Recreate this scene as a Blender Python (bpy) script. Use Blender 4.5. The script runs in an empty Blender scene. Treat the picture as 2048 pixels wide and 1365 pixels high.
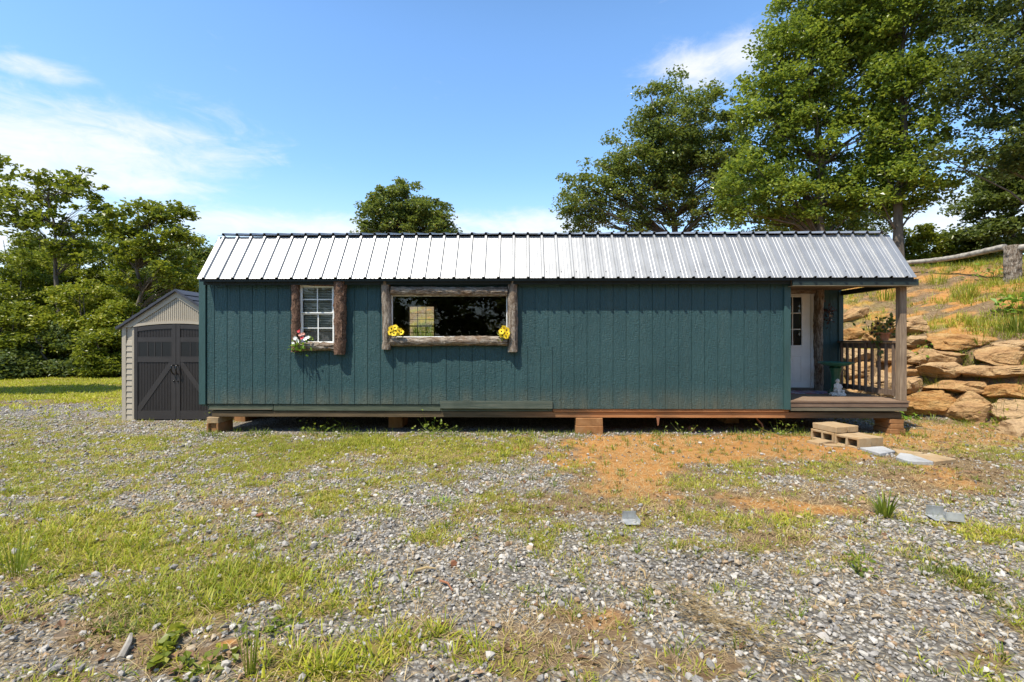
import bpy, bmesh, math, random
import numpy as np
from mathutils import Vector, Matrix, noise as mnoise

R = math.radians
RNG = np.random.default_rng(7)
random.seed(7)
scene = bpy.context.scene
COL = scene.collection
F, CX, CY, CH = 967.0, 1024.0, 682.0, 1.46       # focal length in photo pixels, centre, eye height

# ------------------------------------------------------------------ helpers
def tag(o, label=None, cat=None, group=None, kind=None):
    if label: o['label'] = label
    if cat: o['category'] = cat
    if group: o['group'] = group
    if kind: o['kind'] = kind
    return o

def empty(name, loc=(0, 0, 0), rz=0.0):
    o = bpy.data.objects.new(name, None)
    COL.objects.link(o); o.location = loc; o.rotation_euler = (0, 0, rz); o.empty_display_size = .2
    return o

class MB:
    """collects shapes that become ONE mesh"""
    def __init__(s): s.v = []; s.f = []
    def add(s, vs, fs):
        b = len(s.v); s.v += [tuple(p) for p in vs]; s.f += [tuple(i + b for i in f) for f in fs]; return s
    def box(s, x0, y0, z0, x1, y1, z1):
        if x0 > x1: x0, x1 = x1, x0
        if y0 > y1: y0, y1 = y1, y0
        if z0 > z1: z0, z1 = z1, z0
        return s.add([(x0,y0,z0),(x1,y0,z0),(x1,y1,z0),(x0,y1,z0),(x0,y0,z1),(x1,y0,z1),(x1,y1,z1),(x0,y1,z1)],
              [(0,3,2,1),(4,5,6,7),(0,1,5,4),(1,2,6,5),(2,3,7,6),(3,0,4,7)])
    def prism(s, pts, vec):
        """polygon pts (3d, any order) extruded by vec"""
        n = len(pts); vec = Vector(vec)
        a = [Vector(p) for p in pts]; b = [p + vec for p in a]
        return s.add(a + b, [tuple(range(n))[::-1], tuple(range(n, 2*n))] + [(i, (i+1) % n, n + (i+1) % n, n + i) for i in range(n)])
    def tube(s, path, radii, n=8, cap=True, jit=None):
        path = [Vector(p) for p in path]; rings = []
        if not hasattr(radii, '__len__'): radii = [radii]*len(path)
        up = None
        vs = []
        for i, p in enumerate(path):
            t = (path[min(i+1, len(path)-1)] - path[max(i-1, 0)])
            t = t.normalized() if t.length > 1e-9 else Vector((0,0,1))
            if up is None:
                up = Vector((0,0,1)) if abs(t.z) < .9 else Vector((0,1,0))
            u = (up - t*up.dot(t)).normalized(); w = t.cross(u); up = u
            for k in range(n):
                a = 2*math.pi*k/n
                r = radii[i]*(jit(i, k) if jit else 1)
                vs.append(p + u*math.cos(a)*r + w*math.sin(a)*r)
        fs = []
        m = len(path)
        for i in range(m-1):
            for k in range(n):
                fs.append((i*n+k, i*n+(k+1) % n, (i+1)*n+(k+1) % n, (i+1)*n+k))
        if cap:
            fs.append(tuple(range(n))[::-1]); fs.append(tuple(range((m-1)*n, m*n)))
        return s.add(vs, fs)
    def lathe(s, prof, c=(0,0,0), n=20, wob=None):
        vs = []; fs = []
        for (r, z) in prof:
            for k in range(n):
                a = 2*math.pi*k/n; rr = r*(wob(k, r, z) if wob else 1)
                vs.append((c[0]+rr*math.cos(a), c[1]+rr*math.sin(a), c[2]+z))
        for i in range(len(prof)-1):
            for k in range(n):
                fs.append((i*n+k, i*n+(k+1) % n, (i+1)*n+(k+1) % n, (i+1)*n+k))
        fs.append(tuple(range(n))[::-1]); fs.append(tuple(range((len(prof)-1)*n, len(prof)*n)))
        return s.add(vs, fs)
    def ball(s, c, r, n=10, sc=(1,1,1)):
        m = n//2; prof = [(r*math.sin(math.pi*i/m), -r*math.cos(math.pi*i/m)) for i in range(m+1)]
        prof[0] = (r*.05, -r); prof[-1] = (r*.05, r)
        t = MB().lathe(prof, (0,0,0), n)
        return s.add([(c[0]+x*sc[0], c[1]+y*sc[1], c[2]+z*sc[2]) for x, y, z in t.v], t.f)
    def xform(s, M):
        s.v = [tuple(M @ Vector(p)) for p in s.v]; return s
    def build(s, name, mat, parent=None, smooth=None, bevel=0, fixn=True):
        me = bpy.data.meshes.new(name)
        me.from_pydata(s.v, [], s.f); 
        if fixn:
            bm = bmesh.new(); bm.from_mesh(me); bmesh.ops.recalc_face_normals(bm, faces=bm.faces); bm.to_mesh(me); bm.free()
        me.update()
        if smooth is not None:
            me.polygons.foreach_set('use_smooth', [True]*len(me.polygons))
            me.set_sharp_from_angle(angle=R(smooth))
        o = bpy.data.objects.new(name, me); COL.objects.link(o)
        mats = mat if isinstance(mat, (list, tuple)) else [mat]
        for m in mats: me.materials.append(m)
        if parent: o.parent = parent
        if bevel:
            b = o.modifiers.new('bevel', 'BEVEL'); b.width = bevel; b.segments = 2; b.limit_method = 'ANGLE'; b.angle_limit = R(40)
        return o

def np_obj(name, V, loops, starts, mat, parent=None, smooth=False):
    me = bpy.data.meshes.new(name)
    me.vertices.add(len(V)); me.vertices.foreach_set('co', np.ascontiguousarray(V, dtype=np.float32).ravel())
    me.loops.add(len(loops)); me.loops.foreach_set('vertex_index', np.ascontiguousarray(loops, dtype=np.int32))
    me.polygons.add(len(starts)); me.polygons.foreach_set('loop_start', np.ascontiguousarray(starts, dtype=np.int32))
    me.update(calc_edges=True)
    me.polygons.foreach_set('use_smooth', np.full(len(starts), smooth, dtype=bool))
    me.materials.append(mat)
    o = bpy.data.objects.new(name, me); COL.objects.link(o)
    if parent: o.parent = parent
    return o

# value noise
def _h(ix, iy, s):
    n = (ix.astype(np.int64)*374761393 + iy.astype(np.int64)*668265263 + s*1442695041) & 0x7fffffff
    n = ((n ^ (n >> 13))*1274126177) & 0x7fffffff
    return ((n ^ (n >> 16)) & 0xffff)/65535.0
def vnoise(x, y, s=0):
    x = np.asarray(x, float); y = np.asarray(y, float)
    ix = np.floor(x); iy = np.floor(y); fx = x-ix; fy = y-iy
    fx = fx*fx*(3-2*fx); fy = fy*fy*(3-2*fy)
    a = _h(ix, iy, s); b = _h(ix+1, iy, s); c = _h(ix, iy+1, s); d = _h(ix+1, iy+1, s)
    return (a*(1-fx)+b*fx)*(1-fy) + (c*(1-fx)+d*fx)*fy
def fbm(x, y, o=4, s=0):
    t = 0; a = .5; n = 0
    for k in range(o):
        t = t + a*vnoise(x*2**k, y*2**k, s+k*17); n += a; a *= .55
    return t/n
def sst(a, b, x):
    t = np.clip((np.asarray(x, float)-a)/(b-a), 0, 1); return t*t*(3-2*t)

# ------------------------------------------------------------------ material nodes
def newmat(name):
    m = bpy.data.materials.new(name); m.use_nodes = True; nt = m.node_tree; nt.nodes.clear()
    out = nt.nodes.new('ShaderNodeOutputMaterial')
    return m, nt, out
def node(nt, typ, ins=None, **props):
    n = nt.nodes.new(typ)
    for k, v in props.items(): setattr(n, k, v)
    for k, v in (ins or {}).items(): put(nt, n.inputs[k], v)
    return n
def put(nt, sock, v):
    if isinstance(v, bpy.types.NodeSocket): nt.links.new(v, sock)
    elif isinstance(v, (tuple, list)) and len(v) == 3 and sock.type == 'RGBA': sock.default_value = (*v, 1)
    else: sock.default_value = v
def nz(nt, vec, scale, detail=4, rough=.55, dist=0):
    n = node(nt, 'ShaderNodeTexNoise', {'Scale': scale, 'Detail': detail, 'Roughness': rough, 'Distortion': dist})
    if vec is not None: nt.links.new(vec, n.inputs['Vector'])
    return n.outputs['Fac']
def coords(nt, which='Object', scale=(1,1,1), rot=(0,0,0)):
    t = node(nt, 'ShaderNodeTexCoord')
    m = node(nt, 'ShaderNodeMapping', {'Vector': t.outputs[which], 'Scale': scale, 'Rotation': rot})
    return m.outputs[0]
def ramp(nt, fac, stops, interp='LINEAR'):
    r = node(nt, 'ShaderNodeValToRGB', {'Fac': fac}); cr = r.color_ramp; cr.interpolation = interp
    while len(cr.elements) < len(stops): cr.elements.new(.5)
    for e, (p, c) in zip(cr.elements, stops):
        e.position = p; e.color = (*c, 1) if len(c) == 3 else c
    return r.outputs['Color']
def mixc(nt, fac, a, b, blend='MIX'):
    n = node(nt, 'ShaderNodeMix', data_type='RGBA', blend_type=blend, clamp_factor=True)
    put(nt, n.inputs[0], fac); put(nt, n.inputs[6], a); put(nt, n.inputs[7], b)
    return n.outputs[2]
def mth(nt, op, a, b=None, clamp=False):
    n = node(nt, 'ShaderNodeMath', operation=op, use_clamp=clamp); put(nt, n.inputs[0], a)
    if b is not None: put(nt, n.inputs[1], b)
    return n.outputs[0]
def mrange(nt, v, a, b, c=0, d=1):
    n = node(nt, 'ShaderNodeMapRange', {'Value': v, 'From Min': a, 'From Max': b, 'To Min': c, 'To Max': d}); n.interpolation_type = 'SMOOTHSTEP'
    return n.outputs[0]
def bump(nt, h, strength=.5, dist=.01, normal=None):
    n = node(nt, 'ShaderNodeBump', {'Height': h, 'Strength': strength, 'Distance': dist})
    if normal is not None: nt.links.new(normal, n.inputs['Normal'])
    return n.outputs[0]
def princ(nt, out, color, rough=.6, metal=0, spec=.4, normal=None):
    p = node(nt, 'ShaderNodeBsdfPrincipled', {'Base Color': color, 'Roughness': rough, 'Metallic': metal, 'Specular IOR Level': spec})
    if normal is not None: nt.links.new(normal, p.inputs['Normal'])
    nt.links.new(p.outputs[0], out.inputs[0]); return p
def island(nt): return node(nt, 'ShaderNodeNewGeometry').outputs['Random Per Island']
def sepxyz(nt, vec): return node(nt, 'ShaderNodeSeparateXYZ', {0: vec}).outputs

def simple(name, c, rough=.6, var=.25, scale=8, metal=0, spec=.4, bmp=0, bscale=60, stretch=(1,1,1)):
    m, nt, out = newmat(name); co = coords(nt, 'Object', stretch)
    f = nz(nt, co, scale, 5, .6)
    col = ramp(nt, f, [(.3, tuple(x*(1-var) for x in c)), (.7, tuple(min(1, x*(1+var)) for x in c))])
    nr = bump(nt, nz(nt, co, bscale, 4), bmp, .01) if bmp else None
    princ(nt, out, col, rough, metal, spec, nr); return m

def leafmat(name, stops, trans=.3, rough=.45):
    m, nt, out = newmat(name)
    col = ramp(nt, island(nt), stops)
    oc = nz(nt, coords(nt, 'Object'), .35, 3)
    col = mixc(nt, mrange(nt, oc, .35, .65, 0, .5), col, (stops[0][1][0]*.9, stops[0][1][1]*.92, stops[0][1][2]))
    p = node(nt, 'ShaderNodeBsdfPrincipled', {'Base Color': col, 'Roughness': rough, 'Specular IOR Level': .35})
    tc = mixc(nt, .5, col, (.30, .36, .03), 'MIX')
    t = node(nt, 'ShaderNodeBsdfTranslucent', {'Color': tc})
    x = node(nt, 'ShaderNodeMixShader', {0: trans, 1: p.outputs[0], 2: t.outputs[0]})
    nt.links.new(x.outputs[0], out.inputs[0]); return m

MAT = {}
def mk_materials():
    # teal embossed siding, clay splash near the sill
    m, nt, out = newmat('teal_siding')
    co = coords(nt); s = sepxyz(nt, co)
    grain = nz(nt, coords(nt, 'Object', (26, 26, 5)), 1.0, 6, .65, 1.2)
    fine = nz(nt, coords(nt, 'Object', (14, 14, 90)), 1.0, 3, .6)
    big = nz(nt, co, 1.3, 4)
    col = ramp(nt, big, [(.3, (.022, .063, .067)), (.7, (.032, .083, .087))])
    col = mixc(nt, mrange(nt, grain, .5, .75, 0, .35), col, (.044, .10, .10))
    bi = mth(nt, 'FLOOR', mth(nt, 'DIVIDE', mth(nt, 'SUBTRACT', s[0], 0.0213), .2035))
    wn = node(nt, 'ShaderNodeTexWhiteNoise', {'W': bi}, noise_dimensions='1D').outputs[0]
    col = mixc(nt, mrange(nt, wn, 0, 1, 0, .30), col, (.018, .052, .058))
    strk = nz(nt, coords(nt, 'Object', (7, 7, .35)), 1.0, 4, .6)
    col = mixc(nt, mrange(nt, strk, .52, .75, 0, .35), col, (.05, .092, .088))
    dirt = mth(nt, 'MULTIPLY', mrange(nt, s[2], .42, .82, 1, 0), mrange(nt, nz(nt, coords(nt, 'Object', (2.2, 2, .7)), 2.0, 5), .28, .75, .15, .95))
    col = mixc(nt, mth(nt, 'MULTIPLY', dirt, .55), col, (.16, .14, .085))
    spk = mrange(nt, nz(nt, co, 42, 2), .74, .78)
    col = mixc(nt, mth(nt, 'MULTIPLY', spk, .25), col, (.2, .25, .24))
    h = mth(nt, 'ADD', mth(nt, 'MULTIPLY', grain, 1.0), mth(nt, 'MULTIPLY', fine, .55))
    princ(nt, out, col, .55, 0, .35, bump(nt, h, 1.0, .017)); MAT['siding'] = m
    MAT['trim_teal'] = simple('teal_trim', (.030, .074, .072), .55, .2, 6, bmp=.35, bscale=40, stretch=(1, 1, .2))
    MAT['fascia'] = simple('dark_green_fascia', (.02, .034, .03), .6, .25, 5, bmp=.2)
    MAT['eave_shade'] = simple('shaded_eave', (.012, .018, .016), .7, .2, 5)  # darker copy of the fascia, with the eave shade put into its colour
    # galvalume roof
    m, nt, out = newmat('metal_roof'); co = coords(nt)
    f = nz(nt, co, 3.0, 5, .6); sp = nz(nt, coords(nt, 'Object', (30, 4, 4)), 2, 4)
    col = ramp(nt, f, [(.3, (.33, .333, .338)), (.7, (.41, .414, .42))])
    rg = mth(nt, 'ADD', mth(nt, 'MULTIPLY', sp, .10), .43)
    princ(nt, out, col, rg, .62, .5, bump(nt, nz(nt, coords(nt, 'Object', (3, 1, 1)), 2.2, 2), .12, .02)); MAT['metal'] = m
    # bark logs
    for key, st, big in (('bark', (34, 34, 5), .0), ('bark_h', (5, 34, 34), .0)):
        m, nt, out = newmat('bark_log'); co = coords(nt, 'Object', st)
        v = nz(nt, co, 1.0, 6, .68, .9); f = nz(nt, coords(nt, 'Object'), 55, 4, .7); w = nz(nt, coords(nt, 'Object'), 4, 4)
        v = mth(nt, 'ADD', mth(nt, 'MULTIPLY', v, .75), mth(nt, 'MULTIPLY', f, .25))
        col = ramp(nt, v, [(.34, (.03, .02, .013)), (.46, (.15, .11, .078)), (.56, (.32, .27, .215)), (.7, (.52, .48, .41))])
        col = mixc(nt, mrange(nt, w, .52, .75, 0, .55), col, (.20, .115, .06))
        princ(nt, out, col, .9, 0, .15, bump(nt, v, 1.0, .03)); MAT[key] = m
    m, nt, out = newmat('bark_red'); co = coords(nt, 'Object')
    v = nz(nt, co, 40, 6, .7, .5)
    col = ramp(nt, v, [(.3, (.03, .018, .012)), (.5, (.13, .075, .05)), (.65, (.27, .17, .12)), (.8, (.4, .33, .27))])
    princ(nt, out, col, .9, 0, .15, bump(nt, v, 1.0, .015)); MAT['bark2'] = m
    # weathered lumber
    def wood(name, c0, c1, st, rough=.8):
        m, nt, out = newmat(name); g = nz(nt, coords(nt, 'Object', st), 1.0, 6, .7, .6)
        b = nz(nt, coords(nt), 2.0, 3)
        col = ramp(nt, g, [(.3, c0), (.7, c1)])
        col = mixc(nt, mrange(nt, b, .45, .7, 0, .35), col, tuple(x*.6 for x in c0))
        princ(nt, out, col, rough, 0, .2, bump(nt, g, .6, .006)); return m
    MAT['post'] = wood('weathered_post', (.14, .095, .062), (.37, .28, .195), (45, 45, 2.5))
    MAT['rail'] = wood('dark_rail_wood', (.10, .068, .048), (.24, .175, .13), (30, 30, 4))
    MAT['deck'] = wood('brown_deck', (.15, .095, .062), (.30, .21, .145), (3, 40, 40))
    MAT['deckboard'] = wood('deck_fascia', (.13, .085, .06), (.24, .165, .115), (3, 40, 40))
    MAT['skirt'] = wood('green_skirt_board', (.05, .065, .045), (.12, .135, .095), (3, 40, 40))
    MAT['skirt_tan'] = wood('tan_skirt_board', (.12, .105, .072), (.21, .18, .125), (3, 40, 40))
    MAT['skirt_worn'] = wood('worn_green_board', (.05, .07, .056), (.125, .135, .105), (2, 30, 30))
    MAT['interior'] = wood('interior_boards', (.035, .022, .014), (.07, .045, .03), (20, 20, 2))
    # skid beam stained orange by clay toward the porch
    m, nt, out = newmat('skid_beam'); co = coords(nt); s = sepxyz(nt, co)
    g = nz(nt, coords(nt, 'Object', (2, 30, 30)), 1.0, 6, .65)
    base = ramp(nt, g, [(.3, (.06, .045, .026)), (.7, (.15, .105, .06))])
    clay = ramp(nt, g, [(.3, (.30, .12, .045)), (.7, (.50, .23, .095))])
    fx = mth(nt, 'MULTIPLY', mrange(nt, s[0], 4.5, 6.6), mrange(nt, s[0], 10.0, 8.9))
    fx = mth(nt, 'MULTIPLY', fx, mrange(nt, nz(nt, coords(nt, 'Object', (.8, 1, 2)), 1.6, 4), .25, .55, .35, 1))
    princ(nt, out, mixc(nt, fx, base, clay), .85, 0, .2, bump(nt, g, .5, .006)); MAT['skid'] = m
    # concrete block
    def conc(name, c, d, dirtz=0):
        m, nt, out = newmat(name); co = coords(nt)
        a = nz(nt, co, 6, 6, .65); b = nz(nt, co, 160, 3, .7); st = nz(nt, coords(nt, 'Object', (1, 1, .5)), 3.2, 5, .6)
        col = ramp(nt, a, [(.3, d), (.65, c)]); col = mixc(nt, mrange(nt, st, .48, .68, 0, .6), col, tuple(x*.6 for x in d)); col = mixc(nt, mrange(nt, b, .55, .75, 0, .4), col, tuple(x*.55 for x in c))
        princ(nt, out, col, .95, 0, .1, bump(nt, b, .6, .004)); return m
    MAT['block'] = conc('tan_concrete', (.42, .32, .20), (.34, .215, .105))
    MAT['block_clay'] = conc('clay_stained_concrete', (.36, .20, .095), (.30, .135, .05))
    MAT['block_grey'] = conc('grey_concrete', (.42, .42, .42), (.33, .33, .33))
    # sandstone
    m, nt, out = newmat('sandstone'); co = coords(nt, 'Object')
    wv = coords(nt, 'Object', (1, 1, 4)); oi = node(nt, 'ShaderNodeObjectInfo').outputs['Random']
    a = nz(nt, wv, 2.6, 6, .65, .6); b = nz(nt, co, 12, 6, .7); c = nz(nt, coords(nt, 'Object', (1, 1, 3)), 5, 4, .6, 1.5)
    col = ramp(nt, a, [(.28, (.24, .10, .032)), (.45, (.40, .205, .07)), (.6, (.48, .29, .115)), (.78, (.51, .37, .205))])
    col = mixc(nt, mth(nt, 'MULTIPLY', oi, .6), col, (.50, .39, .25))
    col = mixc(nt, mrange(nt, b, .52, .75, 0, .6), col, (.13, .065, .026))
    col = mixc(nt, mrange(nt, c, .66, .72, 0, .55), col, (.05, .03, .018))
    h = mth(nt, 'ADD', mth(nt, 'MULTIPLY', b, .6), mth(nt, 'MULTIPLY', c, .8))
    g = mth(nt, 'ADD', nz(nt, co, 38, 4, .7), 0)
    col = mixc(nt, mrange(nt, g, .55, .8, 0, .45), col, (.46, .39, .29))
    princ(nt, out, col, .95, 0, .1, bump(nt, g, .7, .015, bump(nt, h, 1.0, .07))); MAT['rock'] = m
    # ground
    m, nt, out = newmat('ground'); co = coords(nt, 'Object')
    att = node(nt, 'ShaderNodeAttribute', attribute_name='cover'); cov = node(nt, 'ShaderNodeSeparateColor', {0: att.outputs['Color']}).outputs
    n1 = nz(nt, co, .9, 6, .6); n2 = nz(nt, co, 9, 6, .7); n3 = nz(nt, co, 60, 4, .7)
    soil = ramp(nt, n2, [(.3, (.12, .075, .04)), (.55, (.21, .145, .085)), (.75, (.30, .225, .145))])
    clay = ramp(nt, n2, [(.25, (.29, .125, .034)), (.5, (.41, .20, .062)), (.8, (.46, .27, .115))])
    clay = mixc(nt, mrange(nt, n3, .55, .75, 0, .5), clay, (.22, .09, .03))
    vor = node(nt, 'ShaderNodeTexVoronoi', {'Vector': co, 'Scale': 42.0, 'Randomness': 1.0})
    vg = node(nt, 'ShaderNodeSeparateColor', {0: vor.outputs['Color']}).outputs[0]
    peb = ramp(nt, vg, [(0, (.15, .138, .118)), (.5, (.27, .248, .212)), (.85, (.42, .39, .335)), (1, (.34, .24, .14))])
    peb = mixc(nt, mrange(nt, vor.outputs['Distance'], .35, .65, 0, .8), peb, (.09, .08, .07))
    grs = ramp(nt, n2, [(.3, (.17, .17, .016)), (.55, (.27, .25, .026)), (.75, (.36, .29, .06))])
    grs = mixc(nt, mrange(nt, n3, .5, .7, 0, .5), grs, (.13, .13, .018))
    col = mixc(nt, mrange(nt, mth(nt, 'ADD', cov[0], mth(nt, 'MULTIPLY', n2, .4)), .5, .75), soil, peb)
    col = mixc(nt, mrange(nt, mth(nt, 'ADD', cov[2], mth(nt, 'MULTIPLY', n2, .5)), .55, .85), col, clay)
    col = mixc(nt, mrange(nt, mth(nt, 'ADD', cov[1], mth(nt, 'MULTIPLY', n2, .35)), .55, 1.25, 0, .62), col, grs)
    h = mth(nt, 'ADD', n2, mth(nt, 'MULTIPLY', n3, .5))
    h = mth(nt, 'SUBTRACT', h, mth(nt, 'MULTIPLY', mth(nt, 'MULTIPLY', vor.outputs['Distance'], cov[0]), .8))
    princ(nt, out, col, .95, 0, .1, bump(nt, h, .9, .03)); MAT['ground'] = m
    # gravel
    m, nt, out = newmat('gravel_stone'); r = island(nt)
    col = ramp(nt, r, [(0, (.15, .14, .13)), (.25, (.235, .22, .205)), (.5, (.34, .315, .285)), (.74, (.43, .40, .355)), (.84, (.54, .50, .44)), (.86, (.40, .32, .22)), (.93, (.33, .22, .12)), (1, (.20, .12, .065))])
    col = mixc(nt, mrange(nt, nz(nt, coords(nt), 90, 3), .45, .7, 0, .35), col, (.48, .45, .41))
    princ(nt, out, col, .85, 0, .25); MAT['gravel'] = m
    MAT['grass'] = leafmat('grass_blade', [(0, (.17, .22, .016)), (.3, (.30, .345, .02)), (.65, (.47, .46, .026)), (.88, (.55, .46, .08)), (1, (.40, .25, .10))], .35, .5)
    MAT['lawn'] = leafmat('lawn_blade', [(0, (.30, .33, .014)), (.5, (.46, .45, .022)), (1, (.58, .50, .06))], .4, .5)
    MAT['grass_green'] = leafmat('green_blade', [(0, (.11, .16, .016)), (.5, (.18, .24, .025)), (1, (.30, .31, .04))], .35, .5)
    MAT['moss'] = leafmat('moss_leaf', [(0, (.075, .10, .014)), (.6, (.13, .155, .022)), (1, (.24, .21, .05))], .2, .6)
    MAT['straw'] = leafmat('straw_blade', [(0, (.24, .15, .07)), (.5, (.52, .38, .19)), (1, (.68, .54, .30))], .2, .6)
    MAT['debris'] = leafmat('dead_leaf', [(0, (.10, .05, .025)), (.5, (.24, .13, .07)), (.9, (.38, .25, .15)), (1, (.55, .46, .35))], .1, .7)
    MAT['leaf_oak'] = leafmat('oak_leaf', [(0, (.085, .12, .03)), (.5, (.15, .195, .046)), (.94, (.27, .30, .075)), (1, (.36, .20, .04))], .42, .3)
    MAT['leaf_maple'] = leafmat('maple_leaf', [(0, (.11, .17, .026)), (.5, (.21, .285, .04)), (1, (.39, .42, .06))], .48, .3)
    MAT['leaf_dark'] = leafmat('dark_leaf', [(0, (.065, .095, .026)), (.6, (.11, .15, .04)), (1, (.20, .235, .065))], .36, .36)
    MAT['leaf_bush'] = leafmat('bush_leaf', [(0, (.09, .12, .012)), (.5, (.19, .225, .02)), (1, (.38, .37, .035))], .42, .35)
    MAT['leaf_yellow'] = leafmat('yellow_green_leaf', [(0, (.14, .18, .012)), (.5, (.26, .29, .02)), (1, (.42, .38, .035))], .35, .45)
    MAT['leaf_bright'] = leafmat('bright_leaf', [(0, (.12, .24, .02)), (1, (.28, .42, .05))], .4, .45)
    MAT['tree_bark'] = simple('tree_bark', (.11, .088, .068), .95, .5, 6, bmp=.9, bscale=14, stretch=(1, 1, .3))
    MAT['grey_log'] = simple('weathered_log', (.30, .27, .23), .9, .45, 9, bmp=.8, bscale=20, stretch=(1, 1, 1))
    MAT['white'] = simple('white_vinyl', (.80, .80, .77), .4, .04)
    MAT['door_white'] = simple('white_door', (.74, .73, .70), .45, .05, bmp=.05)
    MAT['blind'] = simple('blind_slat', (.80, .74, .60), .5, .05)
    MAT['curtain'] = simple('grey_curtain', (.42, .35, .29), .9, .25, 5)
    MAT['tan'] = simple('tan_plastic', (.40, .345, .265), .55, .08, 3)
    MAT['brown'] = simple('dark_brown_plastic', (.032, .027, .025), .5, .15, 3, bmp=.15)
    MAT['shingle'] = simple('dark_shingle', (.045, .048, .062), .6, .3, 4, bmp=.3)
    MAT['black'] = simple('black_glossy', (.008, .008, .009), .3, .1)
    MAT['nickel'] = simple('dark_metal_handle', (.05, .05, .05), .22, .1, metal=.9)
    MAT['galv'] = simple('galvanised_steel', (.40, .41, .41), .45, .25, 14, metal=.4)
    MAT['birdbath'] = simple('green_ceramic', (.045, .17, .13), .25, .25, 8)
    MAT['pedestal'] = simple('dark_green_ceramic', (.025, .10, .055), .25, .25, 8)
    MAT['plaster'] = simple('white_plaster', (.62, .58, .52), .7, .15, 30)
    MAT['terracotta'] = simple('terracotta', (.42, .17, .08), .8, .2, 9)
    MAT['red'] = simple('red_petal', (.55, .04, .05), .6, .2)
    MAT['pink'] = simple('pink_petal', (.70, .33, .26), .6, .2)
    MAT['whitep'] = simple('white_petal', (.80, .80, .76), .6, .1)
    MAT['yellow'] = simple('yellow_petal', (.85, .58, .015), .55, .12)
    MAT['amber'] = simple('amber_petal', (.45, .22, .02), .55, .2)
    MAT['seed'] = simple('dark_seed_head', (.035, .016, .008), .8, .2)
    MAT['darkflower'] = simple('dried_flower', (.07, .035, .03), .8, .4)
    MAT['rust'] = simple('rusty_brown', (.24, .10, .05), .8, .4, 12)
    MAT['screw'] = simple('screw_head', (.05, .05, .05), .5, .1)
    m, nt, out = newmat('door_mat'); co = coords(nt, 'Object', (14, 14, 14))
    v = node(nt, 'ShaderNodeTexVoronoi', {'Vector': co, 'Scale': 1.0})
    hs = node(nt, 'ShaderNodeSeparateColor', {0: v.outputs['Color']}).outputs[0]
    princ(nt, out, ramp(nt, hs, [(0, (.10, .11, .22)), (.4, (.32, .10, .10)), (.7, (.22, .24, .36)), (1, (.5, .42, .36))]), .95); MAT['mat'] = m
    m, nt, out = newmat('window_glass')
    fr = node(nt, 'ShaderNodeFresnel', {'IOR': 1.5}); g = node(nt, 'ShaderNodeBsdfGlossy', {'Color': (1,1,1,1), 'Roughness': 0.01})
    t = node(nt, 'ShaderNodeBsdfTransparent', {'Color': (.80, .83, .82, 1)})
    x = node(nt, 'ShaderNodeMixShader', {0: fr.outputs[0], 1: t.outputs[0], 2: g.outputs[0]}); nt.links.new(x.outputs[0], out.inputs[0]); MAT['glass'] = m
mk_materials()

# ------------------------------------------------------------------ terrain
FOOT = np.array([(13.5, 2.5), (9.6, 6.6), (8.45, 8.0), (7.45, 9.0), (7.15, 10.4), (6.0, 12.3), (2.0, 13.4), (-4.0, 14.6), (-14.0, 17.5), (-40.0, 26.0)])
def sdist(x, y):
    """signed distance to the foot of the boulder wall, positive up the hill"""
    x = np.asarray(x, float); y = np.asarray(y, float)
    best = np.full(x.shape, 1e9); sg = np.zeros(x.shape)
    for (ax, ay), (bx, by) in zip(FOOT[:-1], FOOT[1:]):
        dx, dy = bx-ax, by-ay; t = np.clip(((x-ax)*dx+(y-ay)*dy)/(dx*dx+dy*dy), 0, 1)
        d = np.hypot(x-ax-t*dx, y-ay-t*dy); s = (x-ax)*dy-(y-ay)*dx
        m = d < best; best = np.where(m, d, best); sg = np.where(m, np.where(s > 0, 1.0, -1.0), sg)
    return best*sg
def hill(x, y):
    x = np.asarray(x, float); y = np.asarray(y, float)
    s = sdist(x, y)
    wall = 1.45*sst(0.0, 1.15, s)                              # steep stacked face
    up = .33*np.clip(s-1.1, 0, 7.2) + .05*np.clip(s-8.3, 0, 40)
    bank = .5*sst(0, 1.6, s) + .34*np.clip(s-.8, 0, 8.5) + .04*np.clip(s-9.3, 0, 40)
    k = sst(4.5, 7.0, x)
    h = wall*k + up*k + bank*(1-k)
    return h*sst(-16, -4, x)
def height(x, y):
    x = np.asarray(x, float); y = np.asarray(y, float)
    h = hill(x, y)
    s = sdist(x, y)
    und = (fbm(x*.6, y*.6, 3, 5)-.5)*.05 + (fbm(x*3, y*3, 3, 9)-.5)*.03
    und = und + sst(1.2, 3, s)*(fbm(x*.9, y*.9, 4, 21)-.5)*.45
    far = sst(14, 30, y)*sst(2, -6, x)*.25
    return h + und + far
def hz(x, y): return float(height(np.array([x]), np.array([y]))[0])
def G(px, py):
    """photo pixel -> point where that ray meets the terrain"""
    dx, dz = (px-CX)/F, (CY-py)/F
    Y = np.arange(1.5, 60, .01); z = CH+dz*Y; h = height(dx*Y, Y)
    i = np.argmax(z <= h)
    return Vector((dx*Y[i], Y[i], float(h[i])))
def at(px, py, Y): return Vector(((px-CX)/F*Y, Y, CH+(CY-py)/F*Y))

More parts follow.
